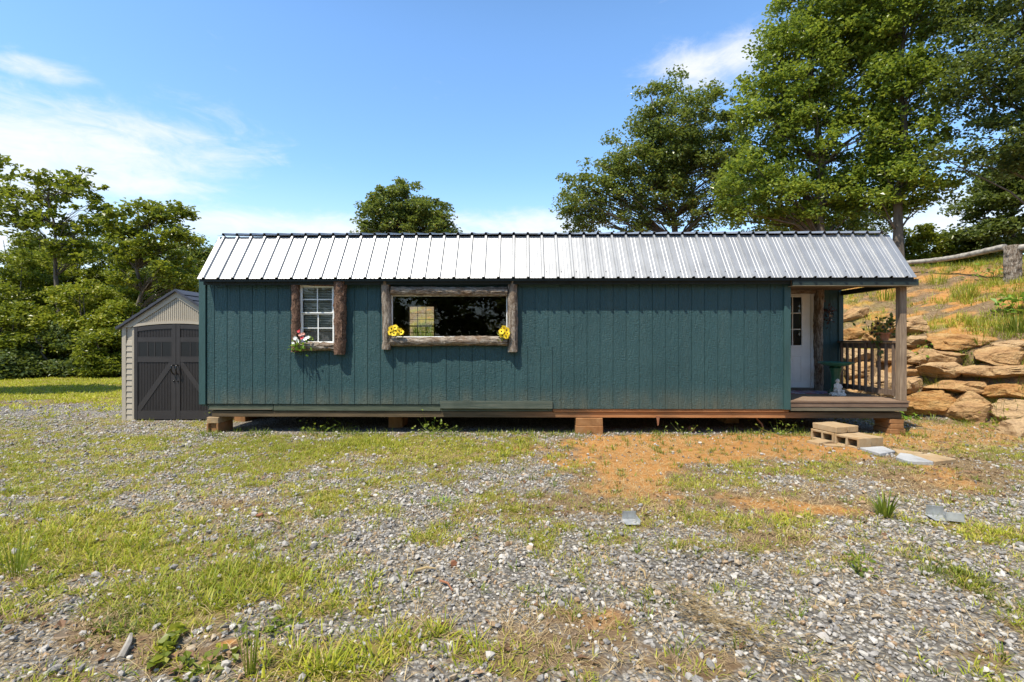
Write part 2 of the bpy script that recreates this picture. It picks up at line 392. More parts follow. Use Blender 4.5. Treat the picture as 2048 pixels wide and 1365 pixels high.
def proj(x, y):
    y = np.maximum(y, 1.2); return CX+F*x/y, CY+CH*F/y
GRASS = [(700,897,430,22,1.0),(330,985,260,38,.5),(150,1085,230,62,.9),(480,1170,210,58,1.1),(50,1170,100,70,.75),(260,1240,110,36,.7),
  (850,1295,230,50,.8),(1180,1330,200,50,.75),(640,1325,140,55,.95),(460,1330,120,50,.5),(1130,1060,120,34,.42),(1250,990,110,40,.35),
  (1500,985,240,26,.1),(1700,1010,180,24,.15),(1925,1165,75,26,.95),(1960,910,130,28,.5),(150,880,150,18,.6),(860,1065,80,18,.35),
  (2000,1290,80,60,.3),(1400,1340,90,30,.4),(760,1010,120,24,.3),(60,1010,120,30,.4),(1010,1180,100,24,.25),(20,930,120,18,.3),(1960,850,80,14,.5)]
CLAY = [(1440,895,300,25,1.5),(1250,965,110,42,.5),(1650,1018,100,16,.5),(1880,955,160,40,.5),(1900,868,150,22,.7),(465,1290,32,14,.7),
  (1500,1005,150,18,.35),(1300,930,90,30,.5),(450,1010,40,10,.4),(1560,945,150,16,.25)]
GRAV = [(1500,1180,330,110,.25),(1850,1250,220,110,.25),(900,1130,240,60,.25),(150,905,190,22,.25),(80,1320,120,40,.3),(700,1000,300,40,.1)]
DRY = [(1250,985,110,40,.7),(1560,1000,180,40,.6),(1900,950,170,50,.7),(1960,870,130,30,.7),(850,905,160,18,.6),(1150,1300,260,50,.5),(1420,1320,120,40,.5),(170,1275,160,45,.8),(1010,1240,180,24,.4),(420,1010,120,16,.35),(1560,1080,140,16,.7),(430,1320,120,40,.6),(1950,1290,100,50,.5),(1120,1010,140,30,.4)]
def field(blobs, px, py):
    t = 0
    for (a, b, c, d, w) in blobs: t = t + w*np.exp(-(((px-a)/c)**2+((py-b)/d)**2))
    return t
def cover(x, y):
    px, py = proj(x, y); s = sdist(x, y)
    n = fbm(x*1.1, y*1.1, 5, 3); n2 = fbm(x*2.3, y*2.3, 4, 40); n3 = fbm(x*5, y*5, 3, 70)
    clay0 = np.clip(field(CLAY, px, py), 0, 1)
    grass = field(GRASS, px, py)*.66 - clay0*.55 + (n-.5)*1.1 + (n3-.5)*1.25 + (fbm(x*9, y*9, 2, 33)-.5)*.7 + .29 - field(GRAV, px, py)*.75
    clay = clay0*1.15 + (n2-.5)*1.2 + (n3-.5)*.35
    lawn = sst(10.0, 13.0, y + (n-.5)*5)*sst(-4.5, -6.5, x)
    strip = np.exp(-((y-10.6-(x+8)*.10)/.75)**2)*sst(-5.5, -7, x)        # worn gravel track across the lawn
    grass = np.maximum(grass, lawn*(.9+(n3-.5)*.3) - strip*.6)
    under = sst(7.55, 7.8, y)*sst(-5.0, -4.8, x)*sst(6.4, 6.1, x)*sst(13, 12.4, y)
    clay = clay*(1-under)+under*sst(9.3, 10.6, y)*.9; grass = grass*(1-under)  # clay becomes darker soil below the floor, deepening the shade by colour
    hl = sst(.2, 1.0, s)
    gh = .42 + .20*sst(6, 4, x) + (n-.5)*1.6 + (n3-.5)*.7; ch = .42 - .34*sst(6, 4, x) + (n2-.5)*1.7
    grass = grass*(1-hl) + gh*hl; clay = clay*(1-hl) + ch*hl
    front = sst(.3, -.4, s)*sst(6.6, 7.6, x)                              # soil strip along the foot of the wall
    clay = np.maximum(clay, front*(.55+(n3-.5)))
    grass = np.clip(grass, 0, 1); clay = np.clip(clay, 0, 1)
    dry = field(DRY, px, py)*(.5+n3)
    grass = np.clip(grass-dry*.25, 0, 1)
    gravel = np.clip(1.0 - clay*1.6 - grass*.95 - dry*.75 + (n2-.5)*1.0 + (n3-.5)*.6, 0, 1)*(1-hl)*(1-lawn*.9+strip*.6).clip(0, 1)*(1-front*.8)
    return gravel, grass, clay

def make_ground():
    def axis(pts):
        a = []
        for (p0, p1, st) in pts: a += list(np.arange(p0, p1, st))
        return np.array(a)
    xs = axis([(-400,-60,20),(-60,-20,2),(-20,-9,.4),(-9,11,.07),(11,24,.3),(24,60,2),(60,401,20)])
    ys = axis([(-120,-20,10),(-20,1,1),(1,13,.07),(13,26,.3),(26,60,2),(60,401,20)])
    X, Y = np.meshgrid(xs, ys); Z = height(X, Y)
    V = np.stack([X, Y, Z], -1).reshape(-1, 3); nx, ny = len(xs), len(ys)
    i, j = np.meshgrid(np.arange(nx-1), np.arange(ny-1)); a = (j*nx+i).ravel()
    loops = np.stack([a, a+1, a+1+nx, a+nx], -1).ravel(); starts = np.arange(len(a))*4
    o = np_obj('ground', V, loops, starts, MAT['ground'], smooth=True)
    g, gr, c = cover(X.ravel(), Y.ravel())
    at_ = o.data.color_attributes.new('cover', 'FLOAT_COLOR', 'POINT')
    at_.data.foreach_set('color', np.stack([g, gr, c, np.ones_like(g)], -1).astype(np.float32).ravel())
    tag(o, kind='structure')
make_ground()

# ------------------------------------------------------------------ scattered ground cover
def sample(n, y0, y1, xk=1.16, pad=1.1):
    y = np.sqrt(RNG.uniform(y0**2, y1**2, n)); x = RNG.uniform(-1, 1, n)*(xk*y+pad)
    return x, y
CAB = (-4.95, 7.45, 6.15)
def outside(x, y):      # not underneath the cabin or the shed
    return ~(((x > -4.9) & (x < 6.15) & (y > 7.7) & (y < 11.4)) | ((x > -7.15) & (x < -5.0) & (y > 8.8) & (y < 11)))

def rand_rot(n, tilt=1.0):
    a = RNG.normal(size=(n, 4)); a /= np.linalg.norm(a, axis=1)[:, None]
    w, x, y, z = a.T
    return np.stack([1-2*(y*y+z*z), 2*(x*y-z*w), 2*(x*z+y*w), 2*(x*y+z*w), 1-2*(x*x+z*z), 2*(y*z-x*w), 2*(x*z-y*w), 2*(y*z+x*w), 1-2*(x*x+y*y)], -1).reshape(n, 3, 3)

def gravel():
    bm = bmesh.new(); bmesh.ops.create_icosphere(bm, subdivisions=1, radius=1); bm.verts.ensure_lookup_table()
    base = np.array([v.co[:] for v in bm.verts]); tris = np.array([[v.index for v in f.verts] for f in bm.faces]); bm.free()
    protos = []
    for k in range(14):
        p = base*RNG.uniform(.62, 1.12, (12, 1))*np.array([1, RNG.uniform(.6, .95), RNG.uniform(.45, .75)])
        protos.append(p)
    protos = np.array(protos)
    x, y = sample(300000, 1.5, 11.5)
    g, gr, c = cover(x, y)
    lod = np.where(y < 4.5, 1.0, np.clip(1-(y-4.5)/7.5, .30, 1))
    keep = (RNG.uniform(size=len(x)) < g**1.2*lod*1.05) & outside(x, y)
    x2, y2 = sample(5000, 1.75, 9); keep2 = outside(x2, y2)
    x = np.concatenate([x[keep], x2[keep2]]); y = np.concatenate([y[keep], y2[keep2]])
    n = len(x); z = height(x, y)
    size = np.exp(RNG.normal(math.log(.0108), .42, n)).clip(.005, .032)*np.where(y > 6, 1.12, 1)
    Rm = rand_rot(n)
    # stones lie mostly flat: blend towards yaw-only rotation
    yaw = RNG.uniform(0, 6.28, n); Ry = np.zeros((n, 3, 3)); Ry[:, 0, 0] = np.cos(yaw); Ry[:, 0, 1] = -np.sin(yaw); Ry[:, 1, 0] = np.sin(yaw); Ry[:, 1, 1] = np.cos(yaw); Ry[:, 2, 2] = 1
    flat = RNG.uniform(size=n) < .45; Rm[flat] = Ry[flat]
    P = protos[RNG.integers(0, len(protos), n)]*size[:, None, None]
    V = np.einsum('nij,nkj->nki', Rm, P) + np.stack([x, y, z+size*RNG.uniform(.1, .75, n)], -1)[:, None, :]
    loops = (tris[None]+(np.arange(n)*12)[:, None, None]).ravel()
    o = np_obj('gravel', V.reshape(-1, 3), loops, np.arange(n*20)*3, MAT['gravel'])
    tag(o, 'grey crushed gravel spread over the yard in front of the teal cabin', 'gravel', kind='stuff')
gravel()

def blades_mesh(name, bx, by, bz, az, ln, wd, lean, mat, label, cat, kind='stuff', parent=None):
    n = len(bx); ca, sa = np.cos(az), np.sin(az)
    d = np.stack([ca, sa, np.zeros(n)], -1); p = np.stack([-sa, ca, np.zeros(n)], -1)
    B = np.stack([bx, by, bz], -1); up = np.array([0, 0, 1.0])
    l1 = lean*.72
    m = B + d*(np.sin(l1)*ln*.55)[:, None] + up*(np.cos(l1)*ln*.55)[:, None]
    t = m + d*(np.sin(lean)*ln*.5)[:, None] + up*(np.cos(lean)*ln*.5)[:, None]
    w = (wd*.5)[:, None]
    V = np.stack([B-p*w, B+p*w, m+p*w*.85, m-p*w*.85, t], 1).reshape(-1, 3)
    k = (np.arange(n)*5)[:, None]
    loops = (k + np.array([0, 1, 2, 3, 3, 2, 4])[None]).ravel()
    st = (np.arange(n)*7)[:, None] + np.array([0, 4])[None]
    o = np_obj(name, V, loops, st.ravel(), mat, parent)
    if label: tag(o, label, cat, kind=kind)
    return o

def tufts(x, y, nb, rad, l0, l1, w0, w1, lean0, lean1, z=None):
    n = len(x); N = n*nb; X = np.repeat(x, nb); Y = np.repeat(y, nb)
    az = RNG.uniform(0, 6.283, N); rr = rad*np.sqrt(RNG.uniform(0, 1, N))
    X = X+np.cos(az)*rr; Y = Y+np.sin(az)*rr
    az = az+RNG.normal(0, .5, N)
    return X, Y, height(X, Y)-.004, az, RNG.uniform(l0, l1, N)*np.repeat(RNG.uniform(.7, 1.3, n), nb), RNG.uniform(w0, w1, N), RNG.uniform(lean0, lean1, N)

def cat_arr(*sets): return [np.concatenate(a) for a in zip(*sets)]

def grasses():
    x, y = sample(145000, 1.5, 9.2); g, gr, c = cover(x, y)
    lod = np.where(y < 4, 1, np.clip(1-(y-4)/7, .35, 1))
    k = (RNG.uniform(size=len(x)) < (np.clip(gr-.10, 0, 1)*1.25)**1.25*lod*.8) & outside(x, y)
    near = tufts(x[k], y[k], 9, .04, .02, .062, .0034, .007, .7, 1.6)
    # taller lush patches
    px, py = proj(x, y); lush = field([(480,1170,190,45,1),(620,1330,150,40,.8),(860,1300,120,50,.5),(120,1090,160,50,.5),(1080,900,120,20,.4),(740,890,80,12,.6)], px, py)
    k2 = (RNG.uniform(size=len(x)) < lush*.26*np.clip(gr*1.6, 0, 1)) & outside(x, y)
    tall = tufts(x[k2], y[k2], 9, .045, .05, .12, .0045, .009, .5, 1.45)
    a = cat_arr(near, tall)
    blades_mesh('grass', *a, MAT['grass'], 'sparse yellow green grass growing through the gravel yard', 'grass')
    # greener lone sprigs and weeds everywhere
    k3 = (RNG.uniform(size=len(x)) < .006 + .012*c*(y < 7.6)) & outside(x, y)
    w1 = tufts(x[k3], y[k3], 12, .03, .03, .085, .004, .008, .3, 1.4)
    # weeds along the shaded sill line
    xs = RNG.uniform(-4.9, 6.3, 240); ys = 7.55+RNG.normal(0, .14, 240)
    dens = fbm(xs*1.3, ys*0+3, 3, 8); kk = dens > .42
    w2 = tufts(xs[kk], ys[kk], 12, .07, .03, .12, .005, .011, .2, 1.4)
    blades_mesh('weeds', *cat_arr(w1, w2), MAT['grass_green'], 'green weeds sprouting along the cabin sill and between stones', 'weeds')
    # straw
    k4 = (RNG.uniform(size=len(x)) < .15*np.clip(1.3-g*.7, .25, 1)*(.35+1.3*fbm(x*1.7, y*1.7, 3, 91)+1.6*field(DRY, *proj(x, y)))) & outside(x, y)
    s1 = tufts(x[k4], y[k4], 6, .08, .03, .12, .002, .0038, 1.45, 1.75)
    px2, py2 = G(1400, 1240)[:2]
    q = 60; xs = px2+RNG.normal(0, .07, q)+0; ys = py2+RNG.normal(0, .17, q); xs = xs-(ys-py2)*.55
    s2 = tufts(xs, ys, 5, .05, .10, .26, .0025, .0045, 1.4, 1.62)
    s2[2][:] += RNG.uniform(.0, .035, len(s2[2]))
    s2[3][:] = R(-55)+RNG.normal(0, .35, len(s2[3]))
    px2, py2 = G(1560, 1130)[:2]
    s3 = tufts(px2+RNG.normal(0, .5, 260), py2+RNG.normal(0, .35, 260), 3, .1, .05, .16, .002, .004, 1.4, 1.7)
    blades_mesh('straw', *cat_arr(s1, s2, s3), MAT['straw'], 'dry straw strands lying over the gravel and clay', 'straw')
    # weeds rooted in the joints of the boulder wall
    n = 70; P = [G(RNG.uniform(1815, 2060), RNG.uniform(672, 850)) for _ in range(n)]
    wx = np.array([p.x for p in P]); wy = np.array([p.y-.12 for p in P])
    ww = tufts(wx, wy, 14, .07, .07, .22, .005, .010, .2, 1.4)
    ww = list(ww); ww[2] = height(ww[0], ww[1]+.10)
    blades_mesh('joint_weeds', *ww, MAT['grass_green'], 'small weeds rooted in the joints of the boulder wall', 'weeds')
    # moss strip right
    x, y = sample(30000, 2.2, 4.0); px, py = proj(x, y)
    u = ((px-1925)*.93+(py-1160)*.37)/95; v = (-(px-1925)*.37+(py-1160)*.93)/20
    u2 = ((px-250)*.98-(py-1245)*.2)/70; v2 = ((px-250)*.2+(py-1245)*.98)/26
    k5 = RNG.uniform(size=len(x)) < .8*np.exp(-(u*u+v*v)) + .7*np.exp(-(u2*u2+v2*v2))
    mo = tufts(x[k5], y[k5], 9, .03, .015, .05, .004, .008, .6, 1.5)
    blades_mesh('moss', *mo, MAT['moss'], 'low dark green mossy patches on the gravel', 'moss')
    # lawn
    x = RNG.uniform(-36, -5, 42000); y = RNG.uniform(9, 27, 42000); g, gr, c = cover(x, y)
    k6 = (RNG.uniform(size=len(x)) < gr*1.1*np.clip(14/y, .4, 1)) & outside(x, y) & (np.abs(x) < 1.2*y)
    la = tufts(x[k6], y[k6], 5, .12, .04, .10, .012, .026, .6, 1.5)
    blades_mesh('lawn', *la, MAT['lawn'], 'sunlit lawn reaching back to the trees left of the storage shed', 'lawn')
    # hillside
    x = RNG.uniform(6.2, 22, 26000); y = RNG.uniform(7, 22, 26000); s = sdist(x, y); n = fbm(x*.8, y*.8, 4, 55)
    k7 = (s > 1.25) & (RNG.uniform(size=len(x)) < np.clip((n-.40)*4.2, 0, 1)*np.clip(11/y, .3, 1)*.8)
    h1 = tufts(x[k7], y[k7], 9, .06, .06, .20, .006, .012, .1, 1.1)
    k8 = (s > 1.25) & (RNG.uniform(size=len(x)) < .30)
    h2 = tufts(x[k8], y[k8], 6, .09, .05, .16, .005, .01, 1.0, 1.6)
    x2 = RNG.uniform(-4, 7, 6000); y2 = RNG.uniform(13, 20, 6000); k9 = sdist(x2, y2) > .5
    h3 = tufts(x2[k9], y2[k9], 5, .12, .10, .3, .012, .024, .1, 1.2)
    blades_mesh('bank_grass', *h3, MAT['grass_green'], 'green grass on the bank seen through the wide window', 'grass')
    blades_mesh('hillside_grass', *h1, MAT['grass'], 'patchy grass growing on the bank above the boulder wall', 'grass')
    blades_mesh('hillside_straw', *h2, MAT['straw'], 'dead stalks lying on the bank above the boulder wall', 'straw')
grasses()

def leaves_arr(C, N, size, aspect=.6, fold=.25):
    """leaf quads: C centres, N unit normals, size array"""
    n = len(C); r = RNG.normal(size=(n, 3)); a = np.cross(N, r); a /= np.linalg.norm(a, axis=1)[:, None]+1e-9
    b = np.cross(N, a); s = size[:, None]
    base = C-a*s*.5; tip = C+a*s*.5-N*s*.12; l = C+b*s*aspect*.5+N*s*fold*.5-a*s*.08; rr = C-b*s*aspect*.5+N*s*fold*.5-a*s*.08
    V = np.stack([base, rr, tip, l], 1).reshape(-1, 3)
    return V, np.arange(n*4), np.arange(n)*4

def debris():
    x, y = sample(16000, 1.8, 7.8); px, py = proj(x, y)
    d = .03 + .35*field(DRY, px, py) + field([(140,1270,130,40,.55),(420,1330,110,40,.5),(1050,1320,200,50,.2),(900,895,200,18,.25),(1900,960,160,50,.3),(1560,1075,120,14,.3)], px, py)
    k = (RNG.uniform(size=len(x)) < d) & outside(x, y); x, y = x[k], y[k]; n = len(x)
    N = RNG.normal(0, .35, (n, 3)); N[:, 2] = 1; N /= np.linalg.norm(N, axis=1)[:, None]
    C = np.stack([x, y, height(x, y)+.014], -1)
    V, l, s = leaves_arr(C, N, RNG.uniform(.02, .07, n), .55)
    tag(np_obj('leaf_litter', V, l, s, MAT['debris']), 'brown bark chips and dead leaves scattered over the gravel', 'leaf litter', kind='stuff')
debris()

# ------------------------------------------------------------------ trees and bushes
def make_tree(name, label, cat, base, blobs, nclump, per, leaf, cr, lmat, trunk_r=.2, top=None, seed=1, group=None, flat=.55, limbs=.5, stems=1, kind=None, edge=.45, lean=(0, 0)):
    rng = np.random.default_rng(seed); rd = random.Random(seed)
    base = Vector(base); root = empty(name, base)
    tag(root, label, cat, group, kind)
    B = np.array(blobs, float); vol = B[:, 3]*B[:, 4]*B[:, 5]
    idx = rng.choice(len(B), nclump, p=vol/vol.sum())
    d = rng.normal(size=(nclump, 3)); d /= np.linalg.norm(d, axis=1)[:, None]
    r = (edge**3+(1-edge**3)*rng.uniform(0, 1, nclump))**(1/3)*rng.uniform(.85, 1.08, nclump)
    C = B[idx, :3] + d*B[idx, 3:]*r[:, None]
    C[:, 2] = np.maximum(C[:, 2], base.z+.25)
    # limbs
    mb = MB(); cm = B[:, :3].mean(0)
    topz = top if top else (B[:, 2]+B[:, 5]*.6).max()
    trunks = []
    for k in range(stems):
        off = Vector((rd.uniform(-1, 1), rd.uniform(-1, 1), 0))*(.25 if stems > 1 else 0)
        tgt = Vector((cm[0]+lean[0], cm[1]+lean[1], topz)) + (off*4 if stems > 1 else Vector())
        b0 = base+off-Vector((0, 0, .15)); path = []
        for q in range(9):
            t = q/8; p = b0.lerp(tgt, t); amp = .28*trunk_r/.2*math.sin(t*math.pi)
            path.append(p+Vector((rd.uniform(-1, 1)*amp, rd.uniform(-1, 1)*amp, 0)))
        rad = [trunk_r*(1.35 if q == 0 else 1)*(1-q/8*.85) for q in range(9)]
        mb.tube(path, rad, 9); trunks.append(path)
    order = list(range(nclump)); rd.shuffle(order)
    for i in order[:int(nclump*limbs)]:
        c = Vector(C[i]); path = trunks[rd.randrange(stems)]
        hd = math.hypot(c.x-path[4].x, c.y-path[4].y); zt = c.z-hd*rd.uniform(.35, .8)
        q = min(range(1, 8), key=lambda q: abs(path[q].z-zt)); s = path[q]
        rr = trunk_r*(1-q/8*.85)*rd.uniform(.18, .4)
        m1 = s.lerp(c, .35)+Vector((rd.uniform(-.1, .1), rd.uniform(-.1, .1), hd*.10)); m2 = s.lerp(c, .7)+Vector((rd.uniform(-.15, .15), rd.uniform(-.15, .15), hd*.06))
        mb.tube([s, m1, m2, c], [rr, rr*.7, rr*.42, rr*.14], 5, cap=False)
    mb.xform(Matrix.Translation(-base))
    mb.build('trunk', MAT['tree_bark'], root, smooth=60, fixn=False)
    # leaves
    n = nclump*per; ci = np.repeat(np.arange(nclump), per)
    size_c = rng.uniform(.65, 1.35, nclump)*cr
    dd = rng.normal(size=(n, 3)); dd /= np.linalg.norm(dd, axis=1)[:, None]
    rad = rng.uniform(0, 1, n)**.5
    off = dd*(rad*size_c[ci])[:, None]; off[:, 2] *= flat
    off[:, 2] -= .10*(off[:, 0]**2+off[:, 1]**2)/np.maximum(size_c[ci], .1)      # drooping rims
    P = C[ci]+off
    N = rng.normal(0, .62, (n, 3)); N[:, 2] += 1.0; N += off*.25; N /= np.linalg.norm(N, axis=1)[:, None]
    V, l, s = leaves_arr(P-np.array(base), N, leaf*rng.uniform(.6, 1.25, n), .68)
    np_obj('crown', V, l, s, lmat, root)
    return root

def blob(px0, py0, px1, py1, Y, depth=None):
    a = at(px0, py1, Y); b = at(px1, py0, Y)
    rx = (b.x-a.x)/2; rz_ = (b.z-a.z)/2
    return ((a.x+b.x)/2, Y, (a.z+b.z)/2, rx, depth if depth else rx*.85, rz_)
def foot(px, Y):
    x = (px-CX)/F*Y; return (x, Y, hz(x, Y))

def plant_trees():
    # hill top, right of centre
    Y = 24
    make_tree('oak_tree', 'round dark green oak rising behind the middle of the metal roof', 'tree', foot(1375, Y),
        [blob(1255,150,1480,350,Y), blob(1195,225,1400,430,Y), blob(1165,300,1330,475,Y), blob(1290,260,1500,480,Y), blob(1115,380,1215,480,Y,1.2), blob(1400,260,1530,470,Y,1.8), blob(1110,320,1230,470,Y,1.6)],
        680, 80, .155, .5, MAT['leaf_oak'], .2, None, 11, limbs=.3, edge=.25)
    Y = 18
    make_tree('maple_tree', 'tall bright green maple with its forked trunk left of the porch roof', 'tree', foot(1650, Y),
        [blob(1480,40,1680,250,Y), blob(1540,-110,1760,150,Y), blob(1455,170,1640,330,Y), blob(1560,180,1790,390,Y), blob(1500,320,1690,465,Y), blob(1640,330,1770,450,Y,1.2), blob(1430,290,1570,470,Y,1.6), blob(1660,-60,1800,200,Y,1.6)],
        760, 76, .15, .46, MAT['leaf_maple'], .19, None, 12, limbs=.3, edge=.25)
    Y = 16.5
    make_tree('maple_tree', 'slender maple whose straight bare trunk stands behind the right roof end', 'tree', foot(1796, Y),
        [blob(1690,-120,1900,110,Y), blob(1720,80,1900,260,Y), blob(1745,210,1880,360,Y,1.3), blob(1700,330,1900,430,Y,1.2)],
        430, 72, .145, .44, MAT['leaf_maple'], .16, None, 13, limbs=.35, edge=.25)
    Y = 14.5
    make_tree('oak_tree', 'dark leafed tree overhanging the upper right corner of the bank', 'tree', foot(2120, Y),
        [blob(1900,-120,2150,90,Y), blob(1880,60,2080,240,Y), blob(1930,190,2160,350,Y), blob(1870,270,1990,350,Y,.9), blob(2050,0,2300,300,Y)],
        560, 70, .125, .42, MAT['leaf_dark'], .12, None, 14, limbs=.25, edge=.2)
    Y = 20
    make_tree('evergreen_tree', 'dark dense tree in shade above the log fence at right', 'tree', foot(2030, Y),
        [blob(1935,330,2120,500,Y), blob(1975,280,2180,420,Y), blob(1900,430,2010,510,Y,1.4)], 200, 170, .16, .5, MAT['leaf_dark'], .2, None, 15, limbs=.3)
    Y = 21
    for i, (a, b, c, d, lm, lab) in enumerate([
        (1790,450,1880,530,'leaf_bush','low green bush behind the roof end, left of the sky gap'),
        (1860,470,1960,530,'leaf_maple','low bush under the sky gap behind the log rail'),
        (1960,470,2100,530,'leaf_bush','low bush behind the thick log fence post')]):
        make_tree('bush', lab, 'bush', foot((a+c)/2, Y+i*.6), [blob(a,b,c,d+15,Y+i*.6)], 50, 150, .13, .42, MAT[lm], .05, None, 20+i, stems=3, limbs=.3, group='bushes on the hill top')
    Y = 27
    make_tree('bush', 'leafy undergrowth beneath the two maples behind the roof', 'bush', foot(1640, 23), [blob(1500,400,1790,500,23,1.6)], 110, 150, .14, .5, MAT['leaf_oak'], .06, None, 25, stems=4, limbs=.3, group='bushes on the hill top')
    Y = 30
    make_tree('oak_tree', 'small round tree showing alone above the left half of the roof', 'tree', foot(812, Y),
        [blob(740,375,830,450,Y,2.2), blob(708,410,790,490,Y,2.2), blob(810,395,890,470,Y,2.2), blob(785,355,850,420,Y,1.8), blob(845,430,925,495,Y,2), blob(760,420,860,500,Y,2.4), blob(725,385,770,425,Y,1.2), blob(860,405,900,440,Y,1.2)], 330, 72, .19, .46, MAT['leaf_oak'], .22, None, 16, limbs=.4, edge=.2)
    # left side
    Y = 21
    make_tree('walnut_tree', 'open thin crowned tree at far left, sky showing between its limbs', 'tree', foot(130, Y),
        [blob(60,345,150,400,Y,1.2), blob(120,340,200,425,Y,1.2), blob(15,365,95,430,Y,1.2), blob(-30,400,60,470,Y,1.2), blob(150,400,220,470,Y,1.2), blob(60,420,150,485,Y,1.2), blob(-10,350,50,400,Y,1), blob(90,470,200,530,Y,1.2)], 190, 28, .21, .36, MAT['leaf_bush'], .13, None, 31, limbs=1, flat=.5, edge=.05)
    Y = 20
    make_tree('walnut_tree', 'spreading light tree above the storage shed, left of the roof', 'tree', foot(240, Y),
        [blob(205,420,270,480,Y,1.2), blob(265,405,330,460,Y,1.2), blob(315,400,370,455,Y,1.2), blob(340,445,395,510,Y,1.2), blob(230,460,310,520,Y,1.2), blob(285,470,350,540,Y,1.2), blob(220,510,290,580,Y,1.2), blob(320,520,390,580,Y,1.2)], 210, 30, .2, .36, MAT['leaf_bush'], .12, None, 32, limbs=1, flat=.5, edge=.05)
    Y = 12.5
    make_tree('walnut_tree', 'tree almost wholly outside the left edge, only leaf tips showing', 'tree', foot(-230, Y),
        [blob(-340,280,-130,440,Y), blob(-200,330,-50,430,Y,1.2), blob(-120,300,6,360,Y,.8), blob(-80,380,6,460,Y,.8), blob(-420,350,-250,480,Y)], 150, 60, .17, .4, MAT['leaf_bush'], .14, None, 34, limbs=.8, flat=.5, edge=.2)
    Y = 28
    make_tree('oak_tree', 'darker tree showing between the light tree and the roof corner', 'tree', foot(385, Y), [blob(330,480,430,620,Y), blob(370,490,450,600,Y)], 120, 150, .2, .6, MAT['leaf_oak'], .18, None, 33, limbs=.5)
    for i, (a, b, c, d, Y, lm, nc, lab) in enumerate([
        (-70,500,110,690,22,'leaf_bush',150,'tall bush at the left edge with its top below the thin tree'),
        (30,490,170,640,24,'leaf_yellow',110,'yellow green bush top in sun at the left, highest of the thicket'),
        (100,560,250,720,20.5,'leaf_yellow',130,'sunlit bush in the middle of the left thicket'),
        (-60,600,90,770,19.5,'leaf_bush',130,'broad bush meeting the lawn at the left edge'),
        (70,650,210,765,19.8,'leaf_dark',110,'shaded bush at lawn level in the middle of the thicket'),
        (170,560,330,720,23,'leaf_bush',130,'dark bush directly left of the shed gable'),
        (250,530,350,640,25,'leaf_oak',90,'grey green bush showing above the shed roof peak'),
        (330,540,450,700,26,'leaf_bush',110,'bush between the shed roof and the cabin corner'),
        (170,655,260,765,19.2,'leaf_bush',80,'low bush at the lawn edge beside the shed wall'),
        (200,600,300,700,20,'leaf_yellow',70,'pale green bush over the left roof slope of the shed'),
        (120,470,260,600,26,'leaf_bush',110,'mid green bush filling behind the two thin crowned trees'),
        (250,480,380,600,27,'leaf_bush',110,'mid green bush behind the trunk of the tree above the shed'),
        (20,470,120,560,27,'leaf_bush',80,'mid green bush behind the thin crowned tree at far left'),
        (-20,700,60,775,18.5,'leaf_dark',50,'small dark bush at the lower left of the thicket')]):
        make_tree('bush', lab, 'bush', foot((a+c)/2, Y), [blob(a,b,c,d,Y), (lambda t: (t[0]+t[3]*.3, t[1], t[2]-t[5]*.55, t[3]*.9, t[4], t[5]*.5))(blob(a,b,c,d,Y))],
            nc, 150, .14, .48, MAT[lm], .07, None, 40+i, stems=3, limbs=.35, group='bushes of the left thicket', edge=.55)
    # far mass of woods
    rng = np.random.default_rng(77)
    bl = [(-45+i*2.6, 36+rng.uniform(-2, 3), 2.6+rng.uniform(-.4, .8), 2.8, 2.4, rng.uniform(3.0, 4.6)) for i in range(14)]
    wd = make_tree('woods', 'far woods closing the view behind the left thicket', 'woods', (-28, 36, 0), bl, 260, 110, .3, 1.0, MAT['leaf_dark'], .1, 2, 78, limbs=.05, kind='stuff')
    bl = [(-16+i*3.2, -13+rng.uniform(-2, 2), 4.4+rng.uniform(-.3, .6), 2.8, 2.2, rng.uniform(4.6, 5.8)) for i in range(11)]
    make_tree('woods', 'woods across the yard, mirrored in the wide cabin window', 'woods', (0, -13, 0), bl, 480, 110, .34, 1.1, MAT['leaf_bush'], .1, 2, 79, limbs=.05, kind='stuff')
plant_trees()

# ------------------------------------------------------------------ cabin
ROT = -.0164; X0, Y0 = -4.948, 7.68
ca, sa = math.cos(ROT), math.sin(ROT)
def W(px, py, ly=0.0):
    """cabin-local (x, z) of the point seen at a photo pixel on the plane local y = ly"""
    dx, dz = (px-CX)/F, (CY-py)/F
    t = (ly - sa*X0 + ca*Y0)/(-sa*dx + ca)
    return ca*(t*dx-X0)+sa*(t-Y0), CH+t*dz
def L2W(x, y, z): return Vector((X0+x*ca-y*sa, Y0+x*sa+y*ca, z))
cab = tag(empty('cabin', (X0, Y0, 0), ROT), 'long teal board sided cabin with ribbed metal roof and corner porch', 'cabin')
LEN = W(1814, 700)[0]; XP = W(1580, 700)[0]; DEP = 3.6; PD = 1.52
WT = 2.47
EY, EZ = -.19, W(1100, 556, -.19)[1]
BY, BZ = .36, W(1100, 472, .36)[1]
RY, RZ = DEP/2, BZ+.20*(DEP/2-.36)
DECK = W(1700, 801, 0)[1]
PITCH = .2035; PH = W(429, 700)[0] % PITCH

def grooved(mb, x0, x1, z0, z1, y=0.0, ph=PH, sgn=1):
    xs = [(x0, 0)]
    k = math.floor((x0-ph)/PITCH)
    while True:
        g = ph+k*PITCH; k += 1
        if g > x1-.012: break
        if g < x0+.012: continue
        xs += [(g-.0048, 0), (g-.0032, .007), (g+.0032, .007), (g+.0048, 0)]
    xs.append((x1, 0))
    vs = []
    for x, d in xs: vs += [(x, y+d*sgn, z0), (x, y+d*sgn, z1)]
    mb.add(vs, [(2*i, 2*i+2, 2*i+3, 2*i+1) for i in range(len(xs)-1)])

